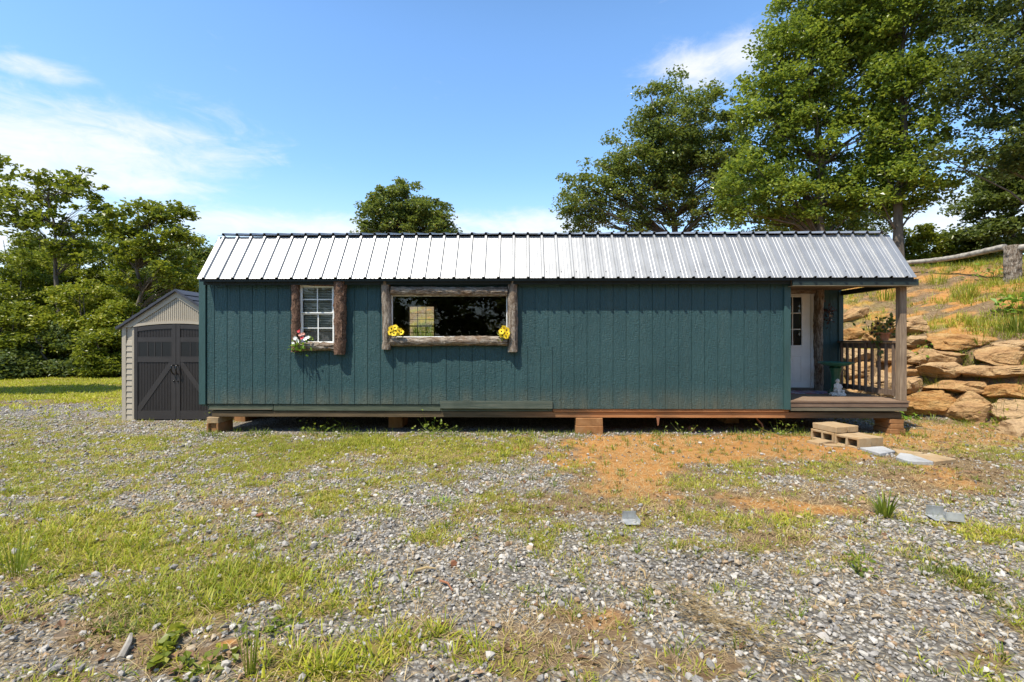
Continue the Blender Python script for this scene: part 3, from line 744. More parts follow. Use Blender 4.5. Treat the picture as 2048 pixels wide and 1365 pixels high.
def log(mb, p0, p1, r0, r1=None, seed=0, bend=.012, gnarl=.16, n=22):
    r1 = r1 or r0; p0, p1 = Vector(p0), Vector(p1); L = (p1-p0).length; m = max(8, int(L/.022)); rd = random.Random(seed)
    side = Vector((rd.uniform(-1, 1), 0, rd.uniform(-1, 1))); side -= (p1-p0).normalized()*side.dot((p1-p0).normalized())
    path = []; rad = []
    for i in range(m+1):
        t = i/m; path.append(p0.lerp(p1, t)+side*bend*math.sin(t*math.pi*1.5+seed)); rr = (r0+(r1-r0)*t)
        rr *= 1+.07*mnoise.noise(Vector((t*L*4, seed*3.1, 0)))
        rad.append(rr)
    def jit(i, k):
        a = 2*math.pi*k/n
        q = Vector((math.cos(a)*2.6, math.sin(a)*2.6, i/m*L*5+seed*7))
        return 1+gnarl*mnoise.fractal(q*1.6, .8, 2.0, 4)
    mb.tube(path, rad, n, True, jit)

def build_cabin():
    T = .09                                             # wall thickness
    # openings (local x, z)
    w1 = (*W(600, 570), *W(669, 688)); s0, s1, st, sb = w1[0], w1[2], w1[1], w1[3]
    w2 = (*W(782, 590), *W(1015, 675)); b0, b1, bt, bb = w2[0], w2[2], w2[1], w2[3]
    zA = W(700, 808)[1]; zB = W(1000, 803)[1]; zC = W(1400, 818)[1]
    xa, xb, xmid = W(881, 800)[0], W(1105, 800)[0], W(990, 800)[0]
    x_l = W(414, 700)[0]; x_r = W(1567, 700)[0]
    zp = W(950, 690)[1]
    wall = MB()
    for (u0, u1, v0, v1) in [(x_l, s0, zA, WT), (s0, s1, zA, sb), (s0, s1, st, WT), (s1, b0, zA, WT), (b0, xa, zA, bb), (xa, b1, zB, bb), (b0, b1, bt, WT), (b1, xb, zB, WT), (xb, x_r, zC, WT)]:
        grooved(wall, u0, u1, v0, v1)
    for (u0, u1, v0, v1) in [(0, s0, .46, WT), (s0, s1, .46, sb), (s0, s1, st, WT), (s1, b0, .46, WT), (b0, b1, .46, bb), (b0, b1, bt, WT), (b1, XP, .46, WT)]:
        wall.add([(u0, T, v0), (u1, T, v0), (u1, T, v1), (u0, T, v1)], [(0, 1, 2, 3)])
    for (u0, u1, v0, v1) in [(s0, s1, sb, st), (b0, b1, bb, bt)]:
        wall.add([(u0, 0, v0), (u0, T, v0), (u0, T, v1), (u0, 0, v1)], [(0, 1, 2, 3)]); wall.add([(u1, 0, v0), (u1, T, v0), (u1, T, v1), (u1, 0, v1)], [(0, 1, 2, 3)])
        wall.add([(u0, 0, v0), (u1, 0, v0), (u1, T, v0), (u0, T, v0)], [(0, 1, 2, 3)]); wall.add([(u0, 0, v1), (u1, 0, v1), (u1, T, v1), (u0, T, v1)], [(0, 1, 2, 3)])
    wall.build('wall', MAT['siding'], cab, fixn=False)
    # patched panels under the wide window
    pp = MB(); 
    for (u0, u1, ph) in [(xa+.004, xmid-.002, .05), (xmid+.002, xb-.005, .11)]:
        grooved(pp, u0, u1, zB+.012, zp-.02, -.009, ph); pp.add([(u0, -.009, zB+.012), (u0, 0, zB+.012), (u0, 0, zp-.02), (u0, -.009, zp-.02)], [(0, 1, 2, 3)]); pp.add([(u1, -.009, zB+.012), (u1, 0, zB+.012), (u1, 0, zp-.02), (u1, -.009, zp-.02)], [(0, 1, 2, 3)])
        pp.add([(u0, -.009, zB+.012), (u1, -.009, zB+.012), (u1, 0, zB+.012), (u0, 0, zB+.012)], [(0, 1, 2, 3)])
    pp.build('siding_patch', MAT['siding'], cab, fixn=False)
    MB().box(xa, -.022, W(990, 817)[1], xb, .02, zB+.01).build('skirt_board', MAT['skirt_worn'], cab, bevel=.003)
    # corner boards
    MB().box(-.012, -.024, zA-.01, x_l-.012, .10, WT).build('corner_board', MAT['trim_teal'], cab, bevel=.004)
    MB().box(x_r+.002, -.026, zC-.005, XP, T, WT).build('corner_board', MAT['trim_teal'], cab, bevel=.004)
    # board beside the big window under the eave
    q = W(1037, 573); q2 = W(1118, 560); MB().box(q[0], -.02, q[1], q2[0], .0, q2[1]).build('trim_board', MAT['trim_teal'], cab, bevel=.003)
    # other walls
    def gam(x): return [(x, 0.02, .42), (x, DEP, .42), (x, DEP, EZ-.04), (x, DEP-.38, BZ-.05), (x, RY, RZ-.05), (x, .38, BZ-.05), (x, .02, EZ-.04)]
    lw = MB(); lw.prism(gam(.012), (.07, 0, 0)); lw.build('wall', MAT['siding'], cab)
    rw = MB(); rw.prism([(LEN-.07, PD, .42), (LEN-.07, DEP, .42), (LEN-.07, DEP, EZ-.04), (LEN-.07, DEP-.38, BZ-.05), (LEN-.07, RY, RZ-.05), (LEN-.07, .38, BZ-.05), (LEN-.07, .05, WT), (LEN-.07, PD, WT)], (.068, 0, 0)); rw.build('wall', MAT['siding'], cab)
    # back wall with a window opening
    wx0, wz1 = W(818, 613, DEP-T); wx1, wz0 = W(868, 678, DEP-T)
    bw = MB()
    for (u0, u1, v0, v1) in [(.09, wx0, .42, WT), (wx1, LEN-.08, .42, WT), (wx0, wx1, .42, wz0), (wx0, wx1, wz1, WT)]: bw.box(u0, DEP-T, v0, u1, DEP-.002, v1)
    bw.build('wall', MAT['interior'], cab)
    wf = MB()
    for (u0, u1, v0, v1) in [(wx0-.08, wx0, wz0-.08, wz1+.08), (wx1, wx1+.08, wz0-.08, wz1+.08), (wx0, wx1, wz0-.08, wz0), (wx0, wx1, wz1, wz1+.08)]: wf.box(u0, DEP-T-.025, v0, u1, DEP-T-.001, v1)
    bwin = wf.build('window', MAT['post'], cab)
    gr = MB()
    for k in range(1, 3): x = wx0+(wx1-wx0)*k/3; gr.box(x-.006, DEP-.06, wz0, x+.006, DEP-.045, wz1)
    for k in range(1, 5): z = wz0+(wz1-wz0)*k/5; h = .014 if k == 2 else .005; gr.box(wx0, DEP-.062, z-h, wx1, DEP-.043, z+h)
    gr.build('grille', MAT['black'], bwin)
    # porch walls
    pb = MB(); grooved(pb, XP-.02, LEN-.07, DECK-.1, WT, PD, .07); pb.add([(XP-.1, PD+T, .42), (LEN-.07, PD+T, .42), (LEN-.07, PD+T, WT), (XP-.1, PD+T, WT)], [(0,1,2,3)])
    pb.build('porch_wall', MAT['siding'], cab, fixn=False)
    MB().box(XP-.095, .12, .42, XP-.005, PD+.05, WT-.01).build('porch_wall', MAT['siding'], cab)
    MB().box(LEN-.068, PD-.02, DECK, LEN+.02, PD+.1, WT-.08).build('corner_board', MAT['trim_teal'], cab, bevel=.004)
    # floors, ceiling
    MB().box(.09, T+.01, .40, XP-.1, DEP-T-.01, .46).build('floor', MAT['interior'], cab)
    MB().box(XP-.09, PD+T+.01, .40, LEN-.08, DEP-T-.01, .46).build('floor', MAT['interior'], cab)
    MB().box(.09, .03, WT, LEN-.08, DEP-.03, WT+.05).build('ceiling', MAT['deckboard'], cab)
    MB().box(4.75, 1.9, .46, 4.85, DEP-T-.02, WT).build('partition', MAT['interior'], cab)
    # roof sheets with ribs
    def ribbed(mb, pA, pB, x0, x1, over=0):
        (ya, za), (yb, zb) = pA, pB; d = Vector((0, yb-ya, zb-za)).normalized(); nrm = Vector((0, -d.z, d.y))
        if nrm.z < 0: nrm = -nrm
        prof = [(x0, 0)]; per = .2286; k = 0
        while x0+.10+k*per < x1-.03:
            c = x0+.10+k*per; k += 1
            prof += [(c-.027, 0), (c-.014, .033), (c+.014, .033), (c+.027, 0)]
            for e in (.088, .142):
                if c+e < x1-.04: prof += [(c+e-.009, 0), (c+e, .0026), (c+e+.009, 0)]
        prof.append((x1, 0)); vs = []; M = len(prof)
        for th in (0, -.004):
            for (x, h) in prof:
                o = nrm*(h+th); vs += [(x, ya+o.y, za+o.z), (x, yb+o.y, zb+o.z)]
        fs = [(2*i, 2*i+2, 2*i+3, 2*i+1) for i in range(M-1)] + [(2*M+2*i, 2*M+2*i+1, 2*M+2*i+3, 2*M+2*i+2) for i in range(M-1)]
        fs += [(2*i, 2*M+2*i, 2*M+2*i+2, 2*i+2) for i in range(M-1)] + [(2*i+1, 2*i+3, 2*M+2*i+3, 2*M+2*i+1) for i in range(M-1)]
        fs += [(0, 1, 2*M+1, 2*M), (2*M-2, 4*M-2, 4*M-1, 2*M-1)]
        mb.add(vs, fs); return prof
    x0, x1 = W(394, 556, EY)[0], W(1834, 556, EY)[0]
    rm = MB(); prof = ribbed(rm, (EY, EZ), (BY, BZ), x0, x1); ribbed(rm, (DEP-BY, BZ), (DEP-EY, EZ), x0, x1)
    roof = rm.build('roof', MAT['metal'], cab, fixn=False)
    um = MB(); ribbed(um, (BY-.05, BZ+.022), (RY, RZ+.032), x0, x1); ribbed(um, (RY, RZ+.032), (DEP-BY+.05, BZ+.022), x0, x1)
    um.build('upper_roof', MAT['metal'], roof, fixn=False)
    dk = MB()
    for (a, b) in [((EY+.02, EZ-.012), (BY, BZ-.012)), ((BY, BZ-.012), (RY, RZ-.002)), ((RY, RZ-.002), (DEP-BY, BZ-.012)), ((DEP-BY, BZ-.012), (DEP-EY-.02, EZ-.012))]:
        dk.prism([(x0+.03, a[0], a[1]), (x0+.03, b[0], b[1]), (x0+.03, b[0], b[1]-.03), (x0+.03, a[0], a[1]-.03)], (x1-x0-.06, 0, 0))
    dk.build('roof_deck', MAT['eave_shade'], roof)
    MB().box(x0+.03, RY-.12, RZ+.045, x1-.03, RY+.12, RZ+.058).build('ridge_cap', MAT['metal'], roof)
    sc0 = None; d = Vector((0, BY-EY, BZ-EZ)).normalized(); nr = Vector((0, -d.z, d.y)); k = 0
    while x0+.145+k*.2286 < x1-.05:
        p = Vector((x0+.155+k*.2286, EY, EZ))+d*.13; k += 1
        if sc0 is None: sc0 = MB().tube([Vector(), nr*.007], .0075, 6).build('screw', MAT['screw'], roof); sc0.location = p
        else:
            q_ = sc0.copy(); COL.objects.link(q_); q_.parent = roof; q_.location = p
    # fascia / soffit
    fz = W(1700, 570, EY+.03)[1]
    MB().box(x0+.05, EY+.075, EZ-.085, XP-.05, EY+.105, EZ-.03).build('fascia', MAT['eave_shade'], cab)
    MB().box(XP-.045, EY+.028, fz, LEN+.05, EY+.068, EZ-.022).build('fascia', MAT['fascia'], cab, bevel=.003)
    MB().box(XP-.045, EY+.024, fz-.012, LEN+.05, .02, fz-.002).build('fascia_edge', MAT['skirt_tan'], cab)
    MB().box(LEN-.03, -.03, fz+.0, LEN+.05, PD-.03, EZ-.03).build('porch_beam', MAT['fascia'], cab, bevel=.003)
    MB().box(XP-.045, .022, WT-.06, LEN-.032, PD-.004, WT-.012).build('porch_ceiling', MAT['rail'], cab)
    for yy in (.35, .8): MB().tube([(LEN-.05, yy, fz), (LEN-.05, yy, fz-.03), (LEN-.035, yy, fz-.05), (LEN-.05, yy, fz-.06)], .004, 6).build('hook', MAT['black'], cab)
    # small light fitting below eave
    p = W(1564, 563, -.03); MB().ball((p[0], -.045, p[1]), .022, 10, (1.4, 1, .7)).build('light_fitting', MAT['white'], cab, smooth=60)
    # sill boards, skids
    zs0 = W(700, 821)[1]
    MB().box(.10, .018, zs0, W(545, 800)[0], .06, zA-.012).build('skirt_board', MAT['skirt'], cab, bevel=.003)
    MB().box(.12, .010, zs0+.008, W(545, 800)[0]-.02, .0178, zs0+.020).build('skirt_strip', MAT['skirt_tan'], cab)
    MB().box(W(546, 800)[0], .016, zs0-.006, xa-.003, .06, zA-.008).build('skirt_board', MAT['skirt'], cab, bevel=.003)
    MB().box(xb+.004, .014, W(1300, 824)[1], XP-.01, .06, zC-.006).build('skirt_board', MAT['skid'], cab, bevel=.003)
    MB().box(xa+.003, .024, W(1000, 823)[1], xb-.003, .06, W(990, 817)[1]-.004).build('skirt_board', MAT['skirt'], cab, bevel=.003)
    SK = W(1000, 835.5)[1]; SKT = W(1000, 823)[1]-.006
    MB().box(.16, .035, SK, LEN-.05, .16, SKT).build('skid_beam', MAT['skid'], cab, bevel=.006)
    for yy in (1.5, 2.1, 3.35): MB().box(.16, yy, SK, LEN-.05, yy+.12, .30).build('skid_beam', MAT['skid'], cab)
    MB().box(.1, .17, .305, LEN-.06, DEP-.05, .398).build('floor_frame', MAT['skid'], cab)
    # porch deck
    dz1 = W(1700, 814)[1]; dz2 = W(1700, 822)[1]
    dm = MB(); nb = 11; wbd = (PD+.02)/nb
    for k in range(nb): dm.box(XP-.005, -.03+k*wbd, DECK-.03, LEN+.02, -.03+(k+1)*wbd-.006, DECK)
    dm.build('porch_deck', MAT['deck'], cab, bevel=.002)
    MB().box(XP, -.02, dz1, LEN+.012, .02, DECK-.033).build('deck_board', MAT['deckboard'], cab, bevel=.003)
    MB().box(XP, -.012, dz2, LEN-.01, .02, dz1-.003).build('deck_board', MAT['skirt_tan'], cab, bevel=.003)
    MB().box(LEN-.03, .025, dz1, LEN+.01, PD, DECK-.033).build('deck_board', MAT['deckboard'], cab, bevel=.003)
    # porch post
    MB().box(LEN-.105, -.005, DECK, LEN-.005, .095, fz-.013).build('post', MAT['post'], cab, bevel=.006)
    # railing
    rl = MB(); rz1 = 1.465
    rl.box(LEN-.10, .10, rz1-.035, LEN+.03, PD-.022, rz1)
    rail = rl.build('railing', MAT['rail'], cab, bevel=.004)
    MB().box(LEN-.052, .097, rz1-.13, LEN-.014, PD-.024, rz1-.037).build('top_rail', MAT['rail'], rail, bevel=.003)
    MB().box(LEN-.052, .097, DECK+.06, LEN-.014, PD-.024, DECK+.145).build('bottom_rail', MAT['rail'], rail, bevel=.003)
    for k in range(9):
        yy = .16+k*(PD-.28)/8; MB().box(LEN-.088, yy, DECK+.055, LEN-.0535, yy+.036, rz1-.037).build('baluster', MAT['rail'], rail, bevel=.002)
    # ---- window with blinds
    fr = MB(); y0_, y1_ = -.006, .05
    def frame(mb, u0, u1, v0, v1, t, ya, yb):
        mb.box(u0, ya, v0, u0+t, yb, v1); mb.box(u1-t, ya, v0, u1, yb, v1); mb.box(u0+t, ya, v0, u1-t, yb, v0+t); mb.box(u0+t, ya, v1-t, u1-t, yb, v1)
    frame(fr, s0+.002, s1-.002, sb+.002, st-.002, .022, -.01, .055)
    win = fr.build('window', MAT['white'], cab, bevel=.003)
    zm = W(630, 625)[1]; t = .022; xm = W(634.5, 640)[0]
    us = MB(); frame(us, s0+t, s1-t, zm-.012, st-t, .018, .0, .022); us.box(xm-.007, .003, zm+.006, xm+.007, .019, st-t-.018)
    zu = W(630, 599)[1]; us.box(s0+t+.018, .004, zu-.007, xm-.007, .018, zu+.007); us.box(xm+.007, .004, zu-.007, s1-t-.018, .018, zu+.007)
    us.build('upper_sash', MAT['white'], win)
    ls = MB(); frame(ls, s0+t, s1-t, sb+t, zm-.014, .018, .024, .044); ls.box(xm-.005, .026, sb+t+.018, xm+.011, .041, zm-.033)
    zl = W(630, 656)[1]; ls.box(s0+t+.018, .027, zl-.007, xm-.005, .04, zl+.007); ls.box(xm+.011, .027, zl-.007, s1-t-.018, .04, zl+.007)
    ls.build('lower_sash', MAT['white'], win)
    gp = MB(); gp.add([(s0+t+.01, .011, zm), (s1-t-.01, .011, zm), (s1-t-.01, .011, st-t-.01), (s0+t+.01, .011, st-t-.01)], [(0,1,2,3)])
    gp.add([(s0+t+.01, .034, sb+t+.01), (s1-t-.01, .034, sb+t+.01), (s1-t-.01, .034, zm-.02), (s0+t+.01, .034, zm-.02)], [(0,1,2,3)]); gp.build('pane', MAT['glass'], win)
    bl = MB(); z = st-.05; bl.box(s0+.03, .06, st-.05, s1-.03, .085, st-.022)
    while z > zl-.0:
        bl.prism([(s0+.032, .060, z), (s0+.032, .080, z+.0175), (s0+.032, .080, z+.016), (s0+.032, .060, z-.0015)], (s1-s0-.064, 0, 0)); z -= .027
    for fx in (.15, .5, .85): x = s0+(s1-s0)*fx; bl.box(x-.0015, .0715, zl, x+.0015, .0725, st-.05)
    bl.box(s0+.03, .06, z-.02, s1-.03, .086, z-.004); bl.build('blind', MAT['blind'], win)
    MB().box(s0+.03, .10, sb+.01, s1-.03, .11, zl+.06).build('curtain', MAT['curtain'], win)
    # ---- wide window
    fb = MB(); frame(fb, b0+.002, b1-.002, bb+.002, bt-.002, .016, .0, .05); big = fb.build('window', MAT['white'], cab, bevel=.003)
    gp = MB(); gp.add([(b0+.01, .03, bb+.01), (b1-.01, .03, bb+.01), (b1-.01, .03, bt-.01), (b0+.01, .03, bt-.01)], [(0,1,2,3)]); gp.build('pane', MAT['glass'], big)
    # ---- rustic log frames
    def lg(pxa, pya, pxb, pyb, ra, rb, seed, parent, mat='bark', y=-.045, gn=.16):
        a = W(pxa, pya, y); b = W(pxb, pyb, y); mb = MB(); log(mb, (a[0], y, a[1]), (b[0], y, b[1]), ra, rb, seed, gnarl=gn)
        return mb.build('frame_log', MAT[mat], parent, smooth=50)
    lg(590.5, 560, 592, 704, .060, .066, 3, win, 'bark2', -.048, .22); lg(681, 560, 680, 709, .098, .084, 5, win, 'bark2', -.055, .22)
    lg(600, 566, 669, 566, .038, .042, 8, win, 'bark2', -.03); lg(599, 693, 670, 693, .066, .06, 11, win, 'bark_h', -.045, .3)
    lg(773, 561, 773, 699, .073, .068, 14, big); lg(1025, 562, 1025.5, 704, .073, .078, 17, big)
    lg(783, 582.5, 1015, 582.5, .068, .07, 20, big, 'bark_h', y=-.05); lg(783, 682, 1015, 683, .068, .072, 23, big, 'bark_h', y=-.05)
    # ---- porch door
    ly = PD-.03
    dx1, dtop = W(1621, 587, ly); _, dbot = W(1600, 775, ly); dx0 = dx1-.86
    dr = MB(); gx0, gz1 = W(1548, 594, ly); gx1, gz0 = W(1603, 691, ly)
    for (u0, u1, v0, v1) in [(dx0, gx0, dbot, dtop), (gx1, dx1, dbot, dtop), (gx0, gx1, dbot, gz0), (gx0, gx1, gz1, dtop)]: dr.box(u0, ly, v0, u1, PD-.002, v1)
    door = dr.build('door', MAT['door_white'], cab)
    mu = MB(); frame(mu, gx0-.025, gx1+.025, gz0-.025, gz1+.025, .03, ly-.014, ly-.0005)
    for k in (1, 2):
        x = gx0+(gx1-gx0)*k/3; mu.box(x-.009, ly-.008, gz0+.005, x+.009, ly+.006, gz1-.005)
        z = gz0+(gz1-gz0)*k/3
        for j in range(3): mu.box(gx0+(gx1-gx0)*j/3+.0095, ly-.008, z-.009, gx0+(gx1-gx0)*(j+1)/3-.0095, ly+.006, z+.009)
    mu.build('muntins', MAT['door_white'], door, bevel=.003)
    gp = MB(); gp.add([(gx0, ly+.01, gz0), (gx1, ly+.01, gz0), (gx1, ly+.01, gz1), (gx0, ly+.01, gz1)], [(0,1,2,3)]); gp.build('pane', MAT['glass'], door)
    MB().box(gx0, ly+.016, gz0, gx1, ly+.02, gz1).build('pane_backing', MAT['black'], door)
    pz1, pz0 = W(1600, 711, ly)[1], W(1600, 763, ly)[1]; pn = MB(); xc = (dx0+dx1)/2
    for (u0, u1) in [(dx0+.14, xc-.06), (xc+.06, dx1-.16)]:
        frame(pn, u0, u1, pz0, pz1, .02, ly-.008, ly-.0005); pn.box(u0+.045, ly-.005, pz0+.045, u1-.045, ly-.0005, pz1-.045)
    pn.build('door_panel', MAT['door_white'], door, bevel=.003)
    jm = MB(); jm.box(dx1+.004, PD-.05, dbot-.02, dx1+.06, PD-.002, dtop+.03); jm.box(dx0-.06, PD-.05, dbot-.02, dx0-.004, PD-.002, dtop+.03); jm.box(dx0-.004, PD-.05, dtop+.004, dx1+.004, PD-.002, dtop+.03)
    jm.build('door_jamb', MAT['door_white'], door)
    MB().box(dx0-.05, PD-.07, DECK+.001, dx1+.05, PD-.002, dbot-.003).build('threshold', MAT['rail'], door)
    lg(1638, 573, 1636.5, 781, .078, .072, 31, door, 'bark', PD-.07, .2)
    lg(1530, 582, 1629, 582, .05, .05, 33, door, 'bark_h', PD-.06)
    # exterior small hardware on siding
    for (px, py) in [(1340, 638), (1340, 700), (1339, 735), (1338, 775), (1498, 643), (1497, 735), (1457, 760), (728, 800), (856, 795)]:
        a = W(px, py); MB().box(a[0]-.006, -.004, a[1]-.004, a[0]+.006, .002, a[1]+.004).build('nail_head', MAT['screw'], cab)
build_cabin()

# ------------------------------------------------------------------ flowers
def petals(mb, c, nrm, r, n, inner=.25, cup=.2, rd=random):
    c = Vector(c); nrm = Vector(nrm).normalized(); u = nrm.orthogonal().normalized(); w = nrm.cross(u)
    for k in range(n):
        a = 2*math.pi*k/n+rd.uniform(-.1, .1); d = u*math.cos(a)+w*math.sin(a); p = nrm.cross(d); rr = r*rd.uniform(.85, 1.1); wd = rr*1.9/n+rr*.06
        mb.add([c+d*rr*inner*.6, c+d*rr*.6+p*wd+nrm*cup*rr*.4, c+d*rr+nrm*cup*rr*.6, c+d*rr*.6-p*wd+nrm*cup*rr*.4], [(0, 1, 2, 3)])
def sprig(mb, c, n, spread, size, rd, down=0):
    for k in range(n):
        p = Vector(c)+Vector((rd.gauss(0, 1)*spread[0], rd.gauss(0, 1)*spread[1], rd.gauss(0, 1)*spread[2]))
        d = Vector((rd.uniform(-1, 1), rd.uniform(-1, .3), rd.uniform(-1, 1)-down)).normalized(); q = d.cross(Vector((rd.uniform(-1, 1), rd.uniform(-1, 1), rd.uniform(-1, 1)))).normalized(); s = size*rd.uniform(.6, 1.2)
        mb.add([p, p+d*s*.5+q*s*.28, p+d*s, p+d*s*.5-q*s*.28], [(0, 1, 2, 3)])

def flowers():
    def fw(px, py, ly): a = W(px, py, ly); return L2W(a[0], ly, a[1])
    # red and white bunch
    base = fw(601, 690, -.12); root = tag(empty('flower_bunch', base), 'red, pink and white flower bunch on the small window sill', 'flowers')
    rd = random.Random(3); gm = MB(); sprig(gm, (0, -.01, -.005), 46, (.075, .03, .045), .07, rd)
    for (px, py) in [(583, 694), (590, 700), (621, 676)]: sprig(gm, fw(px, py, -.12)-base, 8, (.02, .02, .02), .05, rd)
    gm.build('leaves', MAT['leaf_bright'], root, fixn=False)
    for (px, py, r, m) in [(598, 663, .034, 'red'), (601, 669, .036, 'pink'), (607, 668, .03, 'pink'), (604, 676, .036, 'red'), (591, 677, .042, 'whitep'), (610, 678, .04, 'whitep'), (616, 675, .03, 'whitep'), (596, 683, .036, 'whitep'), (586, 686, .03, 'whitep')]:
        c = fw(px, py, -.15)-base; mb = MB()
        for q in range(2): petals(mb, c+Vector((0, -.006*q, 0)), (rd.uniform(-.4, .4), -1, rd.uniform(0, .6)), r*(1-.3*q), 7, .1, .5, rd)
        b = mb.build('bloom', MAT[m], root, fixn=False)
    for nm, pts, lab, cen in [('flower_bunch', [(783, 657), (790, 655), (798, 661), (781, 665), (788, 667), (796, 667), (803, 665), (793, 661)], 'yellow daisy bunch at the left end of the wide window sill', (792, 666)),
                          ('flower_bunch', [(1008, 656), (1013, 660), (1003, 663), (1009, 666), (1015, 667), (1005, 670), (1012, 672)], 'yellow daisy bunch at the right end of the wide window sill', (1008, 668))]:
        base = fw(cen[0], cen[1], -.13); root = tag(empty(nm, base), lab, 'flowers'); gm = MB(); sprig(gm, (0, .01, 0), 26, (.06, .015, .04), .05, rd); gm.build('leaves', MAT['leaf_bush'], root, fixn=False)
        for (px, py) in pts:
            c = fw(px, py, -.155+rd.uniform(-.015, .015))-base; n = (rd.uniform(-.35, .35), -1, rd.uniform(-.1, .4)); mb = MB(); petals(mb, c, n, .05, 12, .2, .15, rd); petals(mb, c+Vector((0, .004, 0)), n, .05, 12, .2, .1, rd)
            b = mb.build('bloom', MAT['yellow'], root, fixn=False); MB().ball(tuple(c+Vector(n).normalized()*.006), .0115, 8, (1, .6, 1)).build('flower_centre', MAT['seed'], b, smooth=60)
    # potted sunflowers on the railing
    y = .45; pot = L2W(LEN-.035, y, 1.466); root = tag(empty('flower_pot', pot), 'terracotta pot of small sunflowers standing on the porch railing', 'flower pot')
    MB().lathe([(.072, 0), (.095, .10), (.098, .105), (.108, .106), (.110, .135), (.098, .136), (.092, .11)], (0, 0, 0), 24).build('pot', MAT['terracotta'], root, smooth=40)
    gm = MB(); sprig(gm, (0, 0, .23), 90, (.12, .08, .065), .085, rd); sprig(gm, (-.12, -.03, .12), 40, (.05, .05, .07), .07, rd, .5); sprig(gm, (-.12, -.05, -.06), 34, (.03, .03, .10), .07, rd, .8); sprig(gm, (.13, 0, .29), 26, (.06, .05, .04), .08, rd)
    for (a, b) in [((0, 0, .1), (-.14, -.05, -.25)), ((0, 0, .1), (.15, 0, .33)), ((0, 0, .1), (-.1, 0, .34)), ((0, 0, .1), (-.15, 0, .2))]: gm.tube([a, (Vector(a)+Vector(b))/2+Vector((-.02, 0, .06)), b], .004, 5)
    gm.build('foliage', MAT['leaf_dark'], root, fixn=False)
    for (x, yy, z) in [(-.17, -.05, .20), (-.13, -.06, .28), (-.20, -.02, .13), (.09, -.05, .27), (-.06, -.08, .22)]:
        n = (-.5, -1, .2); mb = MB(); petals(mb, (x, yy, z), n, .055, 12, .3, .15, rd); b = mb.build('bloom', MAT['amber'], root, fixn=False); MB().ball((x-.004, yy-.008, z), .024, 8, (1, .7, 1)).build('flower_centre', MAT['seed'], b, smooth=60)
    # dried spray hung on porch wall
    c = W(1651, 628, PD-.04); base = L2W(c[0], PD-.03, c[1]); root = tag(empty('dried_flowers', base), 'dark dried flower spray hanging on the shaded porch wall', 'dried flowers')
    mb = MB(); sprig(mb, (0, -.03, 0), 70, (.09, .015, .13), .07, rd); mb.tube([(-.1, -.02, -.16), (0, -.02, 0), (.08, -.02, .2)], .006, 5); mb.build('sprays', MAT['darkflower'], root, fixn=False)
    mb = MB(); sprig(mb, (.07, -.05, -.07), 10, (.02, .01, .03), .07, rd); mb.build('pale_leaf', MAT['curtain'], root, fixn=False)
flowers()

# ------------------------------------------------------------------ porch things
def porch_things():
    x, _ = W(1671, 780, .95); p = L2W(x, .95, DECK); root = tag(empty('bird_bath', p), 'green scalloped bird bath on a pedestal standing on the porch', 'bird bath')
    MB().lathe([(.02, .47), (.07, .475), (.17, .50), (.255, .535), (.27, .555), (.262, .56), (.20, .53), (.10, .51), (.02, .505)], n=48, wob=lambda k, r, z: 1+(.035 if r > .15 else .01)*math.cos(k*2*math.pi/3)).build('bowl', MAT['birdbath'], root, smooth=50)
    MB().lathe([(.12, 0), (.125, .03), (.095, .06), (.075, .12), (.072, .28), (.085, .38), (.105, .45), (.08, .475)], n=24).build('pedestal', MAT['pedestal'], root, smooth=50)
    x2, _ = W(1675, 783, .72); p = L2W(x2, .72, DECK); root = tag(empty('statuette', p), 'small white plaster child statuette sitting in front of bird bath pedestal', 'statuette')
    mb = MB(); mb.lathe([(.115, 0), (.12, .025), (.10, .045), (.06, .06)], n=20, wob=lambda k, r, z: 1+.12*math.sin(k*1.9)).build('base', MAT['plaster'], root, smooth=50)
    b = MB(); b.lathe([(.055, .05), (.066, .09), (.05, .15), (.043, .19), (.022, .205), (.02, .215)], n=16)
    b.ball((0, -.004, .243), .034, 14, (.92, .95, 1.08)); b.ball((0, -.038, .24), .006, 6)
    b.ball((-.034, 0, .243), .007, 6); b.ball((.034, 0, .243), .007, 6)
    b.tube([(-.045, 0, .185), (-.062, -.02, .14), (-.02, -.058, .125)], [.016, .014, .01], 8); b.tube([(.045, 0, .185), (.062, -.02, .14), (.02, -.058, .13)], [.016, .014, .01], 8)
    b.tube([(-.03, -.02, .075), (-.045, -.085, .085), (-.04, -.095, .035)], [.024, .019, .013], 8); b.tube([(.03, -.02, .075), (.045, -.085, .085), (.04, -.095, .035)], [.024, .019, .013], 8)
    b.build('figure', MAT['plaster'], root, smooth=60)
    a0 = W(1548, 780, PD-.5)[0]; a1 = W(1655, 780, PD-.25)[0]
    p = L2W((a0+a1)/2, PD-.36, DECK+.001); root = MB().box(-(a1-a0)/2, -.22, 0, (a1-a0)/2, .22, .012).build('doormat', MAT['mat'], bevel=.004)
    root.location = p; root.rotation_euler.z = ROT; tag(root, 'blue and red patterned mat in front of the white door', 'doormat')
porch_things()

